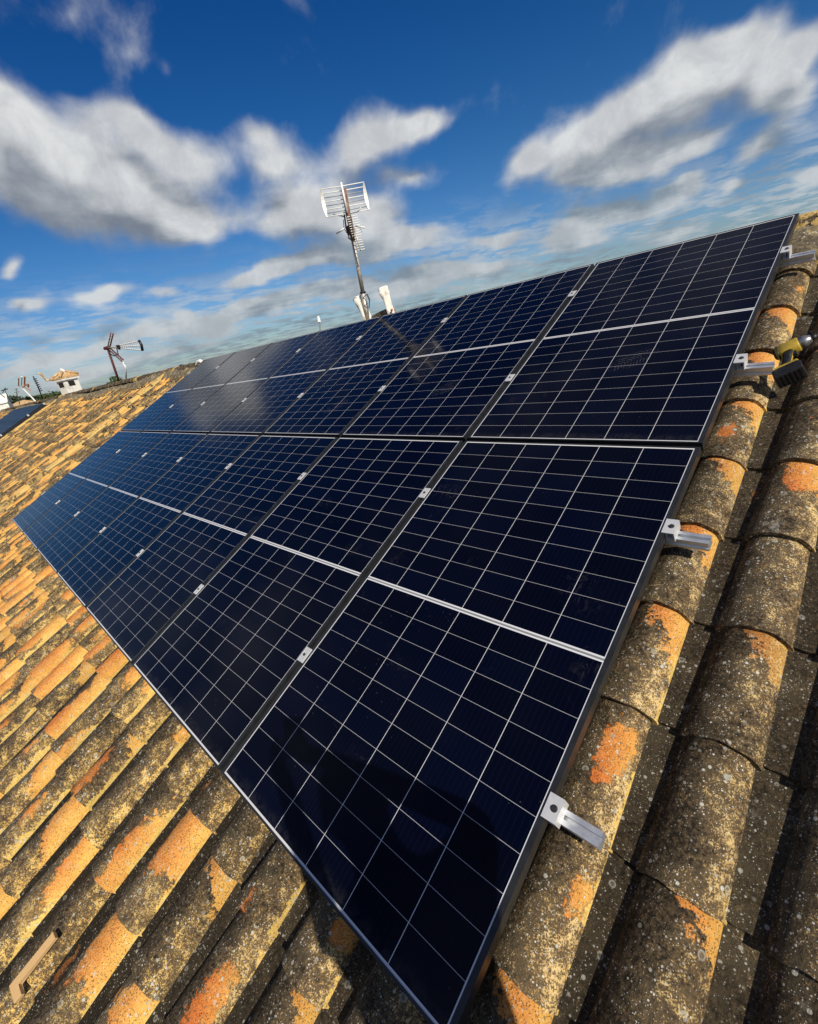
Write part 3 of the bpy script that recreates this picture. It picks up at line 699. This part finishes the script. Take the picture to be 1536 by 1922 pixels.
# ------------------------------------------------------------------ things on and behind the ridge
RIDGE = rw(0, YR, 0)                            # world y,z of the ridge line
YW = RIDGE.y
def dirn(a, b): return (b-a).normalized()

# two leaning whitewashed stubs behind the ridge
def stub(name, label, pb, pt, wb, wt, hd, Y, extra=None):
    base = at(*pb, Y); top = at(*pt, Y); ax = (top-base); L_ = ax.length; ax.normalize()
    side = ray(pb[0]+10, pb[1]-2) - ray(*pb); side = (side-ax*side.dot(ax)).normalized(); dep = ax.cross(side)
    root = thing(name, label, 'masonry stub', here(base), 'white stubs behind the ridge')
    def ring(s_, w_, d_, off=0, n=10):
        c = ax*s_+side*off; out = []
        for k in range(n):
            a = 2*PI*k/n; ca, sa = math.cos(a), math.sin(a)
            out.append(c + side*(math.copysign(abs(ca)**.45, ca)*w_*(1+.10*math.sin(s_*60+k))) + dep*(math.copysign(abs(sa)**.45, sa)*d_))
        return out
    m = MB(); m.loft([ring(-.35, wb, wb*.9), ring(0, wb, wb*.9), ring(L_*.35, wb*.98, wb*.9), ring(L_*.62, wb*1.02, wb), ring(L_*.80, wt, wb*1.1, -.004), ring(L_*.96, wt*1.04, wb*1.1, -.004), ring(L_, wt*.8, wb*.9, -.004)])
    m.build('shaft', M['white_stub'], root, False)
    return root, base, top, side, dep, ax
YS = YW+.25
sL = stub('whitewashed_stub', 'white masonry stub clasping the foot of the tall antenna mast', (691, 600), (673, 557), .056, .066, 0, YS)
sR = stub('whitewashed_stub', 'white masonry stub with a red spot, right of the antenna mast', (735, 590), (719, 539), .044, .056, 0, YS)
rb = MB(); 
p_ = at(735, 583, YS)-at(735, 590, YS); rs = at(735.5, 582, YS-.036)-sR[1]
bmesh.ops.create_icosphere(rb.bm, subdivisions=2, radius=.014, matrix=Matrix.Translation(rs)); rb.build('red_cap', simple('red_paint', (.35, .02, .03), .5), sR[0], True)
# cable clamp bracket on the left stub
cb = MB(); q0 = at(689, 552, YS-.045)-sL[1]; q1 = at(694, 563, YS-.045)-sL[1]; cb.tube([q0, q1], .009, 6); q2 = at(680, 560, YS-.045)-sL[1]; cb.tube([q2, q0], .004, 6); cb.tube([at(682, 575, YS-.045)-sL[1], at(691, 569, YS-.045)-sL[1]], .0035, 6)
cb.tube([q1, at(693, 578, YS-.045)-sL[1]], .005, 6); cb.build('mast_clamp', M['bolt'], sL[0])
# dark rendered saddle between the stubs
sd = MB(); pts = [at(697, 594, YS), at(712, 585, YS), at(726, 579, YS), at(731, 588, YS)]
low = [p-Vector((0, 0, .3)) for p in (pts[3], pts[0])]
sd.prism([p for p in pts]+low, (0, .12, 0)); tag(sd.build('mortar_saddle', M['mortar'],), 'low dark mortar hump between the two white stubs', 'mortar')

# tall antenna mast
mb_, mt_ = at(688, 585, YS-.02), at(646, 358, YS-.02)
mast = thing('antenna_mast', 'tall rusty antenna mast with a white grid reflector on top', 'antenna', here(mb_))
def L(p): return p-mb_
def onm(f): return mb_.lerp(mt_, f)
gn_ = (CAMW-mt_); gn_.z = 0; gn_.normalize()
MB().tube([L(onm(-.12)), L(onm(.17))], .030, 10).build('mast_sleeve', M['galv'], mast, True)
MB().tube([L(onm(.165)), L(onm(.180))], .036, 10).build('collar', M['black'], mast, True)
MB().tube([L(onm(.175)), L(onm(.62))], .024, 10).build('mast_tube', M['galv'], mast, True)
MB().tube([L(onm(.60)+gn_*.09), L(onm(1.0)+gn_*.09)], .027, 10).build('mast_top_tube', M['rust'], mast, True)
# grid reflector: horizontal bars between two curved white end plates, level in the world
zt = (mt_.z+at(647, 380, YS).z)/2
def lev(px, py, z): return atz(px, py, z)
zc_ = at(647, 378, YS-.05).z
gl = atz(604, 384, zc_); gr_ = atz(690, 369, zc_)
gdir = (gr_-gl); gdir.z = 0; gw_ = gdir.length; gdir.normalize(); gn = Vector((-gdir.y, gdir.x, 0))
if gn.dot(CAMW-gl) < 0: gn = -gn
gc = (gl+gr_)/2; hh = (at(645, 350, YS).z-at(649, 404, YS).z)/2
gw = gw_*.92
grd = []
def gp(a, bz):                                    # a along the width, bz height -1..1, bowed away from the viewer
    return gc + gdir*a + Vector((0, 0, bz*hh)) + gn*(.04*bz*bz)
for k in range(8):
    bz = -1+2*k/7
    MB().tube([L(gp(-gw/2, bz)), L(gp(0, bz)-gn*.01), L(gp(gw/2, bz))], .0052, 6).build('reflector_bar', M['white_metal'] if k % 2 == 0 else M['grey_wire'] if k < 7 else M['white_metal'], mast, True)
for sg in (-1, 1):
    secs = []
    for k in range(9):
        bz = -1.04+2.08*k/8; wd_ = .004+.016*math.cos(bz*PI/2*.92)
        c0 = L(gp(sg*gw/2, bz)); a_ = gdir*wd_; b_2 = gn*.012
        secs.append([c0-a_-b_2, c0+a_-b_2, c0+a_+b_2, c0-a_+b_2])
    MB().loft(secs).build('reflector_end_plate', M['white_metal'], mast)
MB().tube([L(gp(-.01, -1.0)+gn*.03), L(gp(-.01, 1.16)+gn*.03)], .011, 6).build('reflector_spine', M['white_metal'], mast, True)
db = MB(); c0 = L(at(651, 396, YS-.06)); db.tube([c0, L(at(655, 414, YS-.06))], .020, 6); db.build('dipole_box', M['black'], mast)
db = MB(); db.tube([L(at(646, 398, YS-.1)), L(at(650, 428, YS-.1))], .009, 6); db.build('cable_gland', M['black'], mast)
MB().tube([L(at(656, 401, YS-.06)), L(at(672, 397, YS-.3)), L(at(678, 390, YS-.3))], .006, 6).build('feed_arm', M['white_metal'], mast, True)
MB().tube([L(at(645, 406, YS-.06)), L(at(626, 402, YS-.06))], .008, 6).build('feed_arm', M['white_metal'], mast, True)
# yagi: boom hanging down to the right with short directors
ya, yb = at(657, 402, YS-.10), at(677, 470, YS-.25)
MB().tube([L(ya), L(yb)], .0085, 8).build('yagi_boom', M['galv'], mast, True)
for k in range(15):
    p = ya.lerp(yb, .06+.92*k/14); d = (ray(690, 424)-ray(660, 430)).normalized()*(.075 if k < 9 else .05)
    MB().tube([L(p-d*.55), L(p+d)], .0042, 6).build('yagi_director', M['white_metal'], mast)
ld = MB(); ld.tube([L(at(632, 438, YS-.1)), L(at(646, 429, YS-.1))], .009, 6); ld.build('folded_dipole', M['white_metal'], mast, True)
ld = MB(); ld.tube([L(at(668, 424, YS-.1)), L(at(684, 427, YS-.15))], .009, 6); ld.build('folded_dipole', M['white_metal'], mast, True)
for pts in ([(645, 412), (646, 428), (651, 437), (655, 431)], [(652, 428), (653, 440), (657, 448), (660, 447)], [(655, 436), (654, 447), (661, 452)]):
    MB().tube([L(at(x, y, YS-.07)) for x, y in pts], .0042, 6).build('cable', M['black'], mast, True)
MB().tube([L(at(652, 425, YS-.045)), L(at(657, 440, YS-.045))], .026, 8).build('mast_bracket', M['rust'], mast, True)

# white elbow pipe at the top left corner of the panels
pe = at(371, 681, YW-.05); ep = thing('elbow_pipe', 'white elbow pipe poking over the ridge at the end of the panels', 'pipe', here(pe))
r1_ = [at(x, y, YW-.05)-pe for x, y in ((370, 690), (370, 684), (372, 679), (376, 677.5), (379, 679))]
MB().tube(r1_, .032, 10).build('pipe', M['white_metal'], ep, True)

# second antenna: rust red pole with a corner reflector and a fan shaped yagi
YB = YW+.5
ab = at(226, 724, YB); a2 = thing('rooftop_antenna', 'antenna on a rust red pole with reflector wings and fan of directors', 'antenna', here(ab))
def A(x, y, dy=0): return at(x, y, YB+dy)-ab
MB().tube([A(226, 724), A(201, 650)], .034, 8).build('pole', M['redrust'], a2, True)
MB().tube([A(197, 654), A(205, 652)], .05, 6).build('pole_clamp', M['redrust'], a2)
def wing(p0, p1, off):
    for q in (-1, 1):
        MB().tube([A(p0[0]+q*off[0], p0[1]+q*off[1]), A(p1[0]+q*off[0], p1[1]+q*off[1])], .020, 6).build('reflector_rail', M['redrust'], a2, True)
    for k in range(8):
        f = (k+.5)/8; x = p0[0]+(p1[0]-p0[0])*f; y = p0[1]+(p1[1]-p0[1])*f
        MB().tube([A(x-off[0], y-off[1]), A(x+off[0], y+off[1])], .012, 6).build('reflector_rod', M['white_metal'], a2)
wing((205, 649), (210.5, 626), (1.9, .4)); wing((206, 655), (230, 676.5), (1.3, -1.4))
MB().tube([A(203, 652), A(222, 652.5)], .025, 6).build('boom', M['galv'], a2, True)
MB().tube([A(222, 648), A(223, 651), A(225, 654)], .075, 6, .05).build('dipole', M['black'], a2)
for (e0, e1) in (((225, 648), (261, 640)), ((226, 650.5), (264.5, 648.5)), ((226, 653.5), (267, 657))):
    MB().tube([A(*e0), A(*e1)], .012, 6).build('director_boom', M['grey_wire'], a2, True)
    for k in range(10):
        f = (k+.5)/10; x = e0[0]+(e1[0]-e0[0])*f; y = e0[1]+(e1[1]-e0[1])*f
        MB().tube([A(x-1.1, y+.2), A(x+1.1, y-.2)], .018, 6).build('director', M['white_metal'], a2)
MB().tube([A(261, 639), A(265.5, 647), A(267.5, 657.5)], .035, 6).build('director_end_bar', M['black'], a2, True)
MB().tube([A(219, 653), A(222, 665), A(213, 668), A(205, 662)], .014, 6).build('cable', M['black'], a2, True)
# thin white curved pole beside it
wb_ = at(237, 716, YB+.4); wp = thing('bent_pole', 'thin white bent pole behind the ridge, right of the red pole', 'pole', here(wb_))
MB().tube([at(x, y, YB+.4)-wb_ for x, y in ((237, 716), (236.6, 700), (236.2, 690), (235, 686.5), (232, 684), (231.5, 680))], .022, 8).build('pole_tube', M['white_metal'], wp, True)
# little distant white aerial tip above the panels
tb = at(602, 640, 60); tp = thing('distant_aerial', 'tiny white topped aerial far behind the panels', 'antenna', here(tb))
MB().tube([at(x, y, 60)-tb for x, y in ((602, 640), (600.5, 610), (599.5, 604))], .12, 6).build('pole_tube', M['grey_wire'], tp)
MB().tube([at(599.5, 604, 60)-tb, at(597, 593, 60)-tb], .35, 8, .22).build('aerial_head', M['white_metal'], tp)

# ------------------------------------------------------------------ chimneys
def chimney(name, label, pl, pr, ptop, Y, w, roofed=True, wins=True, tall=1.0, group=None, yaw=None):
    """pl, pr: photo points of the foot of the lit face's left and right edge"""
    b0 = at(*pl, Y); b1 = at(*pr, Y); z0 = min(b0.z, b1.z)-1.0
    wdt = (b1-b0); wdt.z = 0; face = wdt.length
    # lit face looks along the ridge to the viewer's right: rotate the box a little
    cx = (b0+b1)/2; root = thing(name, label, 'chimney', here(Vector((cx.x, cx.y+w/2, z0))), group)
    htop = at(ptop[0], ptop[1], Y).z - z0
    return root, face, htop, z0, cx
# main chimney house: box about 1.1 m long with dark slabs as vents, the openings' shade put into their colour, and a tiled hat
Yc = YW+.30
D0 = (at(130, 722, Yc)-CAMW).length
cc_ = at(133, 730, Yc)
ch1 = thing('chimney_house', 'white chimney with a small tiled roof and dark square vent', 'chimney', here(cc_) @ Matrix.Rotation(math.radians(16), 4, 'Z'))
# directions: lit face normal towards +x/-y, visible width from px 118 to 153
sc_ = D0/FPX                                     # metres per photo pixel at that distance
ux = sc_*math.sqrt(1)                            # scale helper
W1, W2, Hh = .50, .54, 13*sc_              # along x (foreshortened), along y, wall height above ridge
ww = MB()
ww.box(-W1/2, -W2/2, -2.2, W1/2, W2/2, Hh)
wlo = ww.build('wall', M['white'], ch1)
for fx in (1, -1):
    MB().box(fx*(W1/2-.01), -.12, Hh*.30, fx*(W1/2+.006), .11, Hh*.85).build('vent', M['dark'], ch1)
MB().box(-.16, -W2/2-.006, Hh*.32, .18, -W2/2+.01, Hh*.84).build('vent', M['dark'], ch1)
ov = .07
MB().box(-W1/2-.06, -W2/2-.06, Hh, W1/2+.06, W2/2+.06, Hh+.07).build('cornice', M['white'], ch1)
M['hat'] = mat_mortar('weathered_hat_tiles', (.38, .20, .08), (.62, .42, .20), (.70, .60, .42))
hr = MB(); zt0 = Hh+.07; zt1 = Hh+.07+9*sc_
hr.loft([[Vector((sx*(W1/2+ov), sy*(W2/2+ov), zt0)) for sx, sy in ((-1, -1), (1, -1), (1, 1), (-1, 1))],
         [Vector((sx*(W1/2+ov), sy*(W2/2+ov), zt0+.06)) for sx, sy in ((-1, -1), (1, -1), (1, 1), (-1, 1))],
         [Vector((sx*W1*.12, sy*W2*.06, zt1)) for sx, sy in ((-1, -1), (1, -1), (1, 1), (-1, 1))]])
hro = hr.build('hat', M['hat'], ch1)
for sx, sy in ((-1, -1), (1, -1), (1, 1), (-1, 1)):
    MB().tube([(sx*(W1/2+ov), sy*(W2/2+ov), zt0+.09), (sx*W1*.12, sy*W2*.06, zt1+.03)], .05, 8, .04).build('hip_tile', M['hat'], hro, True)
fin = MB(); fin.tube([(-.1, 0, zt1-.02), (0, 0, zt1+.09), (.12, 0, zt1)], .09, 8, .05); fin.build('finial', M['white'], hro, True)
sp = MB(); sp.tube([(-W1/2-.02, -W2/2-.02, zt0+.06), (-W1/2-.06, -W2/2-.26, zt0+.06), (-W1/2-.06, -W2/2-.34, zt0+.30), (-W1/2-.06, -W2/2-.44, zt0+.36)], .045, 8, .035); sp.build('corner_spur', M['hat'], hro, True)

# second, far chimney at the left border
cf = at(9, 765, YW+3.2); s2 = (cf-CAMW).length/FPX
ch2 = thing('far_chimney', 'small white gabled chimney at the far left border', 'chimney', here(cf) @ Matrix.Rotation(math.radians(-20), 4, 'Z'))
ww = MB(); a_, b_2, h2 = 9*s2, 8*s2, 12*s2
ww.prism([(-a_, -b_2, -6), (a_, -b_2, -6), (a_, -b_2, h2*.55), (0, -b_2, h2*1.35), (-a_, -b_2, h2*.55)], (0, 2*b_2, 0)); ww.build('wall', M['white'], ch2)
MB().box(-.25, -b_2-.02, h2*.1, .25, -b_2+.02, h2*.65).build('vent', M['dark'], ch2)  # solid dark slab; its colour stands in for shade inside the opening
for sg in (-1, 1):
    MB().prism([(0, -b_2-.12, h2*1.35+.01), (0, -b_2-.12, h2*1.35+.14), (sg*(a_+.15), -b_2-.12, h2*.55+.04), (sg*(a_+.15), -b_2-.12, h2*.55-.09)], (0, 2*b_2+.24, 0)).build('roof_slope', M['white'], ch2)

# ------------------------------------------------------------------ distant aerials
def aerial(label, pts, elems, Yd, r, mat, cat='antenna', emat=None):
    b0 = at(*pts[0], Yd); root = thing('far_aerial', label, cat, here(b0), 'far aerials along the left skyline')
    MB().tube([at(x, y, Yd)-b0 for x, y in pts], r, 6).build('pole_tube', mat, root, True)
    for (e0, e1, rr, em) in elems:
        MB().tube([at(*e0, Yd)-b0, at(*e1, Yd)-b0], rr, 6).build('antenna_element', em or mat, root)
    return root
Y1 = YW+1.2
aerial('pale slanting aerial with three upright orange and white elements', [(70, 757), (61, 747), (42, 728), (37, 725)],
       [((35, 724), (35, 709), .035, M['orange']), ((40, 726), (41, 707), .035, M['white_metal']), ((46, 722), (46.5, 706), .045, M['orange']), ((42, 727), (53, 720), .035, M['orange']), ((45, 726), (58, 733), .03, M['orange']), ((53, 721), (53, 726), .05, M['orange'])], Y1, .045, M['white_metal'])
aerial('thin dark aerial mast with short rungs, left of the tiled chimney', [(80, 748), (70, 722), (62, 706)],
       [((63+1.8*k, 712+3.7*k), (68+1.8*k, 710.5+3.7*k), .03, M['black']) for k in range(7)], Y1+.6, .035, M['black'])
aerial('faint grey aerial standing between the far trees', [(37, 758), (32, 742), (30, 728)],
       [((27, 736), (37, 735), .05, M['grey_wire']), ((28, 731), (34, 730), .05, M['grey_wire'])], Y1+3, .05, M['grey_wire'])
aerial('faint leaning aerial with curled cross arms near the left border', [(22, 756), (14, 742), (8, 730)],
       [((3, 733), (14, 730), .06, M['black']), ((5, 737), (10, 728), .05, M['black']), ((0, 739), (9, 746), .05, M['black'])], Y1+2, .04, M['black'])

# ------------------------------------------------------------------ the neighbour's panels at the far left
PXR = -23.75; fa = thing('far_solar_array', 'black solar array on the far left stretch of the roof', 'solar panels', onroof(PXR, 1.15, 0.0))
M['far_glass'] = simple('far_black_glass', (.012, .014, .02), .35); M['far_glass'].node_tree.nodes['Principled BSDF'].inputs['Specular IOR Level'].default_value = .12
for i in range(9):
    for r in range(2):
        MB().box(-(i+1)*1.134+.006, r*1.16, -.035, -i*1.134-.006, r*1.16+1.14, .0).build('module', M['frame'], fa)
        gq = MB(); gq.box(-.0, 0, 0, -1.10, 1.10, .003)
        go = gq.build('glass', M['far_glass'], fa, loc=(-i*1.134-.017, r*1.16+.02, .0006))
        for q in (.27, .55, .83): MB().box(-1.08, q-.002, .0031, -.02, q+.002, .0036).build('busbar_line', M['grey_wire'], go)
for y in (.35, 1.55, 2.28):
    MB().box(-.05, y-.03, -.05, .10, y+.03, .02).build('end_clamp', M['clamp'], fa)
MB().box(-.04, 0, -.13, -.005, 2.30, -.036).build('side_rail', M['black'], fa)

# ------------------------------------------------------------------ trees
def mat_leaf(name, c1, c2):
    mt, t, b = pbsdf(name); oi = t.node('ShaderNodeTexCoord').outputs['Object']
    n = t.noise(oi, 2.2, 5, .7); t.put(b.inputs['Base Color'], t.mix(t.ss(n, .35, .65), c1, c2)); b.inputs['Roughness'].default_value = .75
    return mt
M['leaf'] = mat_leaf('tree_leaves', (.018, .032, .012), (.06, .09, .025)); M['leaf2'] = mat_leaf('bush_leaves', (.03, .055, .012), (.10, .14, .03))
def crown_mesh(name, R_, H_, n, leaf, mat, seed):
    rr = random.Random(seed); bm = bmesh.new()
    lumps = [(Vector((rr.uniform(-.6, .6)*R_, rr.uniform(-.6, .6)*R_, rr.uniform(-.35, .6)*H_)), rr.uniform(.35, .65)) for _ in range(9)]
    for k in range(n):
        c, s_ = rr.choice(lumps); d = Vector((rr.gauss(0, 1), rr.gauss(0, 1), rr.gauss(0, 1))).normalized()*rr.uniform(.6, 1.08)*s_
        p = c+Vector((d.x*R_, d.y*R_, d.z*H_*.8)); a = Vector((rr.gauss(0, 1), rr.gauss(0, 1), rr.gauss(0, 1))).normalized(); b = a.orthogonal().normalized(); l_ = leaf*rr.uniform(.6, 1.4)
        vs = [bm.verts.new(p+a*l_), bm.verts.new(p+b*l_*.5), bm.verts.new(p-a*l_), bm.verts.new(p-b*l_*.5)]; bm.faces.new(vs)
    me = bpy.data.meshes.new(name); bm.to_mesh(me); bm.free(); me.materials.append(mat); return me
crowns = [crown_mesh('crown', 1, 1, 1500, .10, M['leaf'], s_) for s_ in range(4)]
TL = ['dark tree on the far skyline, %s' % q for q in ('at the left border', 'just right of the white gabled chimney', 'behind the faint grey aerial', 'above the top of the far solar array', 'left of the slanting pale aerial', 'directly under the orange elements', 'behind the thin dark mast', 'between thin mast and tiled chimney', 'just left of the tiled chimney', 'hidden partly by the tiled chimney')]
txs = [(2, 747, 2.2), (26, 751, 2.0), (33, 750, 1.8), (41, 749, 2.2), (49, 747, 2.6), (60, 742, 2.8), (72, 740, 3.4), (84, 740, 3.2), (97, 738, 3.0), (108, 737, 2.8)]
for k, (tx, ty, rr_) in enumerate(txs):
    Dd = 150+12*((k*37) % 7); top = atd(tx, ty, Dd); H_ = rr_*1.15
    root = thing('far_tree', TL[k], 'tree', here(Vector((top.x, top.y, -7.0))), 'far trees on the left skyline')
    hc = top.z+7-H_*.9
    c = bpy.data.objects.new('crown', crowns[k % 4]); COL.objects.link(c); c.parent = root; c.location = (0, 0, hc); c.scale = (rr_*1.5, rr_*1.5, H_); c.rotation_euler = (0, 0, k*1.3)
    MB().tube([(0, 0, 0), (.1, 0, hc*.5), (0, .1, hc)], .28, 8, .12).build('trunk', M['trunk'], root, True)
# bush crown just behind the ridge
bt_ = at(210, 706, YW+7); btr = thing('garden_tree', 'green tree top peeping over the ridge beside the red antenna pole', 'tree', here(Vector((bt_.x, bt_.y, -7))))
cm = crown_mesh('crown', .62, .8, 1600, .07, M['leaf2'], 11); c = bpy.data.objects.new('crown', cm); COL.objects.link(c); c.parent = btr; c.location = (0, 0, bt_.z+7-.75)
MB().tube([(0, 0, 0), (.1, 0, (bt_.z+7)*.5), (0, 0, bt_.z+7-.8)], .14, 8, .06).build('trunk', M['trunk'], btr, True)
# low white house far away
hb = atd(43, 764, 120); hs = thing('far_white_house', 'long low white house on the far skyline under the trees', 'house', here(Vector((hb.x, hb.y, -7))))
MB().box(-5, -3, 0, 5, 3, hb.z+7).build('wall', M['white'], hs)
MB().prism([(-5.4, -3.4, hb.z+7), (-5.4, 3.4, hb.z+7), (-5.4, 0, hb.z+8.2)], (10.8, 0, 0)).build('roof', M['hat'], hs)

# ------------------------------------------------------------------ the photographer, whose shadow lies on the nearest panel
FW, DN, RT = Vector(RC[2]), Vector(RC[1]), Vector(RC[0]); CP = Vector(CPL)
def loc(r_, d_, f_): return CP+RT*r_+DN*d_+FW*f_
ph = thing('phone', 'black phone held up in both hands above the nearest solar panel', 'phone', onroof(*loc(.02, .06, -.012)))
mph = Matrix((RT, DN, FW)).transposed().to_4x4()
pm_ = MB(); pm_.box(-.036, -.074, -.004, .036, .074, .004, bevel=.003); po = pm_.build('phone_body', M['black'], ph); po.matrix_local = mph
lm = MB(); lm.tube([(-.020, -.060, .004), (-.020, -.060, .0055)], .007, 12); lo = lm.build('lens', M['dark'], ph); lo.matrix_local = mph
hl = loc(-.055, .115, -.035); hr_ = loc(.085, .115, -.035)
J = {'pelvis': ((.98, -.17, .42), .150), 'waist': ((.955, -.06, .62), .135), 'chest': ((.92, .06, .84), .165), 'upper': ((.885, .14, .98), .140), 'neck': ((.85, .20, 1.09), .060), 'skull0': ((.815, .255, 1.17), .075), 'skull': ((.80, .29, 1.25), .098), 'crown': ((.80, .325, 1.33), .070),
 'lsh': ((.79, .01, 1.02), .075), 'lel': ((.665, -.03, .90), .050), 'lwr': (tuple(hl+Vector((.03, -.03, -.07))), .030), 'lhand': (tuple(hl), .030),
 'rsh': ((.93, .31, .98), .075), 'rel': ((.80, .44, .88), .050), 'rwr': (tuple(hr_+Vector((.03, .03, -.07))), .030), 'rhand': (tuple(hr_), .030),
 'lhip': ((.90, -.22, .38), .105), 'lkn': ((.76, -.14, .17), .065), 'lan': ((.87, -.40, .0), .045), 'lft': ((.80, -.36, -.075), .042), 'lto': ((.68, -.30, -.085), .036),
 'rhip': ((1.05, -.12, .38), .105), 'rkn': ((.99, .03, .17), .065), 'ran': ((1.12, -.24, .0), .045), 'rft': ((1.06, -.19, -.075), .042), 'rto': ((.94, -.12, -.085), .036)}
E_ = [('pelvis', 'waist'), ('waist', 'chest'), ('chest', 'upper'), ('upper', 'neck'), ('neck', 'skull0'), ('skull0', 'skull'), ('skull', 'crown'), ('upper', 'lsh'), ('lsh', 'lel'), ('lel', 'lwr'), ('lwr', 'lhand'), ('upper', 'rsh'), ('rsh', 'rel'), ('rel', 'rwr'), ('rwr', 'rhand'),
 ('pelvis', 'lhip'), ('lhip', 'lkn'), ('lkn', 'lan'), ('lan', 'lft'), ('lft', 'lto'), ('pelvis', 'rhip'), ('rhip', 'rkn'), ('rkn', 'ran'), ('ran', 'rft'), ('rft', 'rto')]
# fingers: four curl behind the phone and a thumb along its side, on each hand
for sd_, hnd, c in ((1, 'lhand', hl), (-1, 'rhand', hr_)):
    for q in range(5):
        if q < 4:
            d0 = DN*(-.030+.018*q); ln = (.030, .034, .032, .025)[q]
            p1 = c+RT*sd_*.018+d0+FW*.010; p2 = p1+RT*sd_*ln*.7+FW*.012; p3 = p2+RT*sd_*ln*.6-FW*.004
        else:
            p1 = c-DN*.020-FW*.006; p2 = p1-DN*.026+RT*sd_*.012; p3 = p2-DN*.022+RT*sd_*.014
        n_ = hnd+'f%d' % q
        for w_, (pp, rr_) in enumerate(((p1, .0095), (p2, .0085), (p3, .0075))): J[n_+str(w_)] = (tuple(pp), rr_)
        E_ += [(hnd, n_+'0'), (n_+'0', n_+'1'), (n_+'1', n_+'2')]
names = list(J); idx = {n: i for i, n in enumerate(names)}
base_p = Vector((.98, -.28, -.11))
me = bpy.data.meshes.new('person'); me.from_pydata([Vector(J[n][0])-base_p for n in names], [(idx[a], idx[b]) for a, b in E_], [])
tmp = bpy.data.objects.new('person_skin', me); COL.objects.link(tmp)
sk = tmp.modifiers.new('skin', 'SKIN'); sk.use_smooth_shade = True
for i, n in enumerate(names):
    r_ = J[n][1]; me.skin_vertices[0].data[i].radius = (r_, r_)
    me.skin_vertices[0].data[i].use_root = (n == 'pelvis')
sb = tmp.modifiers.new('sub', 'SUBSURF'); sb.levels = 2; sb.render_levels = 2
dg = bpy.context.evaluated_depsgraph_get(); bme = bpy.data.meshes.new_from_object(tmp.evaluated_get(dg)); bpy.data.objects.remove(tmp)
bme.name = 'person'
M['skin'] = simple('skin', (.50, .29, .19), .55); M['shirt'] = simple('dark_blue_work_shirt', (.03, .04, .07), .85, 0, .2, 40, bump=.3); M['trousers'] = simple('grey_work_trousers', (.08, .08, .085), .85, 0, .2, 40, bump=.3); M['boots'] = simple('brown_boots', (.10, .06, .035), .7); M['hair'] = simple('dark_hair', (.025, .018, .012), .7, 0, .3, 60, bump=.4)
bme.materials.clear()
for k in ('skin', 'shirt', 'trousers', 'boots'): bme.materials.append(M[k])
UPV = Vector((0, sT, cT))
def near_seg(p):
    best = (1e9, None)
    for a, b in E_:
        A_, B_ = Vector(J[a][0]), Vector(J[b][0]); t_ = max(0, min(1, (p-A_).dot(B_-A_)/max(1e-9, (B_-A_).length_squared))); d = (p-(A_+(B_-A_)*t_)).length-.8*J[a][1]
        if d < best[0]: best = (d, (a, b))
    return best[1]
for p in bme.polygons:
    a, b = near_seg(Vector(p.center)+base_p)
    if a in ('neck', 'skull0', 'skull') or 'hand' in a or 'hand' in b or 'f' in a[1:6] and a.startswith(('lhand', 'rhand')): k = 0
    elif b in ('lft', 'lto', 'rft', 'rto'): k = 3
    elif a in ('lhip', 'rhip', 'lkn', 'rkn') or b in ('lhip', 'rhip'): k = 2
    else: k = 1
    p.material_index = k; p.use_smooth = True
per = bpy.data.objects.new('person', bme); COL.objects.link(per)
per.location = (ROOF @ base_p); per.rotation_euler = ROOF.to_euler()
tag(per, 'crouching person holding up a phone, whose shadow falls across the nearest solar panel', 'person')
HC = Vector(J['skull'][0])-base_p
hup = (Vector(J['crown'][0])-Vector(J['skull'][0])).normalized(); hf = Vector((-.78, .34, .25)); hf = (hf-hup*hf.dot(hup)).normalized(); hs_ = hf.cross(hup)
hm = bmesh.new(); bmesh.ops.create_icosphere(hm, subdivisions=3, radius=1)
for v in hm.verts:
    n_ = v.co.copy(); rr_ = .112+.004*math.sin(n_.x*17+n_.y*13)
    v.co = HC+hup*.018+hs_*n_.x*rr_*.86+hf*(n_.y*rr_-.018)+hup*n_.z*rr_*1.0
bmesh.ops.delete(hm, geom=[v for v in hm.verts if (v.co-HC).dot(hf) > .045 and (v.co-HC).dot(hup) < .075 or (v.co-HC).dot(hup) < -.055], context='VERTS')
hme = bpy.data.meshes.new('hair'); hm.to_mesh(hme); hm.free(); hme.materials.append(M['hair'])
for p in hme.polygons: p.use_smooth = True
ho = bpy.data.objects.new('hair', hme); COL.objects.link(ho); ho.parent = per
# face details: nose, ears, eyes, mouth
def blob(name, c, rx, ry, rz, mat):
    b_ = bmesh.new(); bmesh.ops.create_icosphere(b_, subdivisions=2, radius=1)
    for v in b_.verts: n_ = v.co.copy(); v.co = c+hs_*n_.x*rx+hf*n_.y*ry+hup*n_.z*rz
    m_ = bpy.data.meshes.new(name); b_.to_mesh(m_); b_.free(); m_.materials.append(mat)
    for p in m_.polygons: p.use_smooth = True
    o_ = bpy.data.objects.new(name, m_); COL.objects.link(o_); o_.parent = per
M['lip'] = simple('lips', (.36, .13, .10), .5)
blob('nose', HC+hf*.100-hup*.022, .012, .018, .022, M['skin'])
for sg in (-1, 1):
    blob('ear', HC+hs_*sg*.092-hup*.015-hf*.005, .010, .018, .030, M['skin'])
    blob('eye', HC+hs_*sg*.032+hf*.086+hup*.002, .013, .008, .008, M['dark'])
blob('mouth', HC+hf*.088-hup*.060, .024, .010, .006, M['lip'])
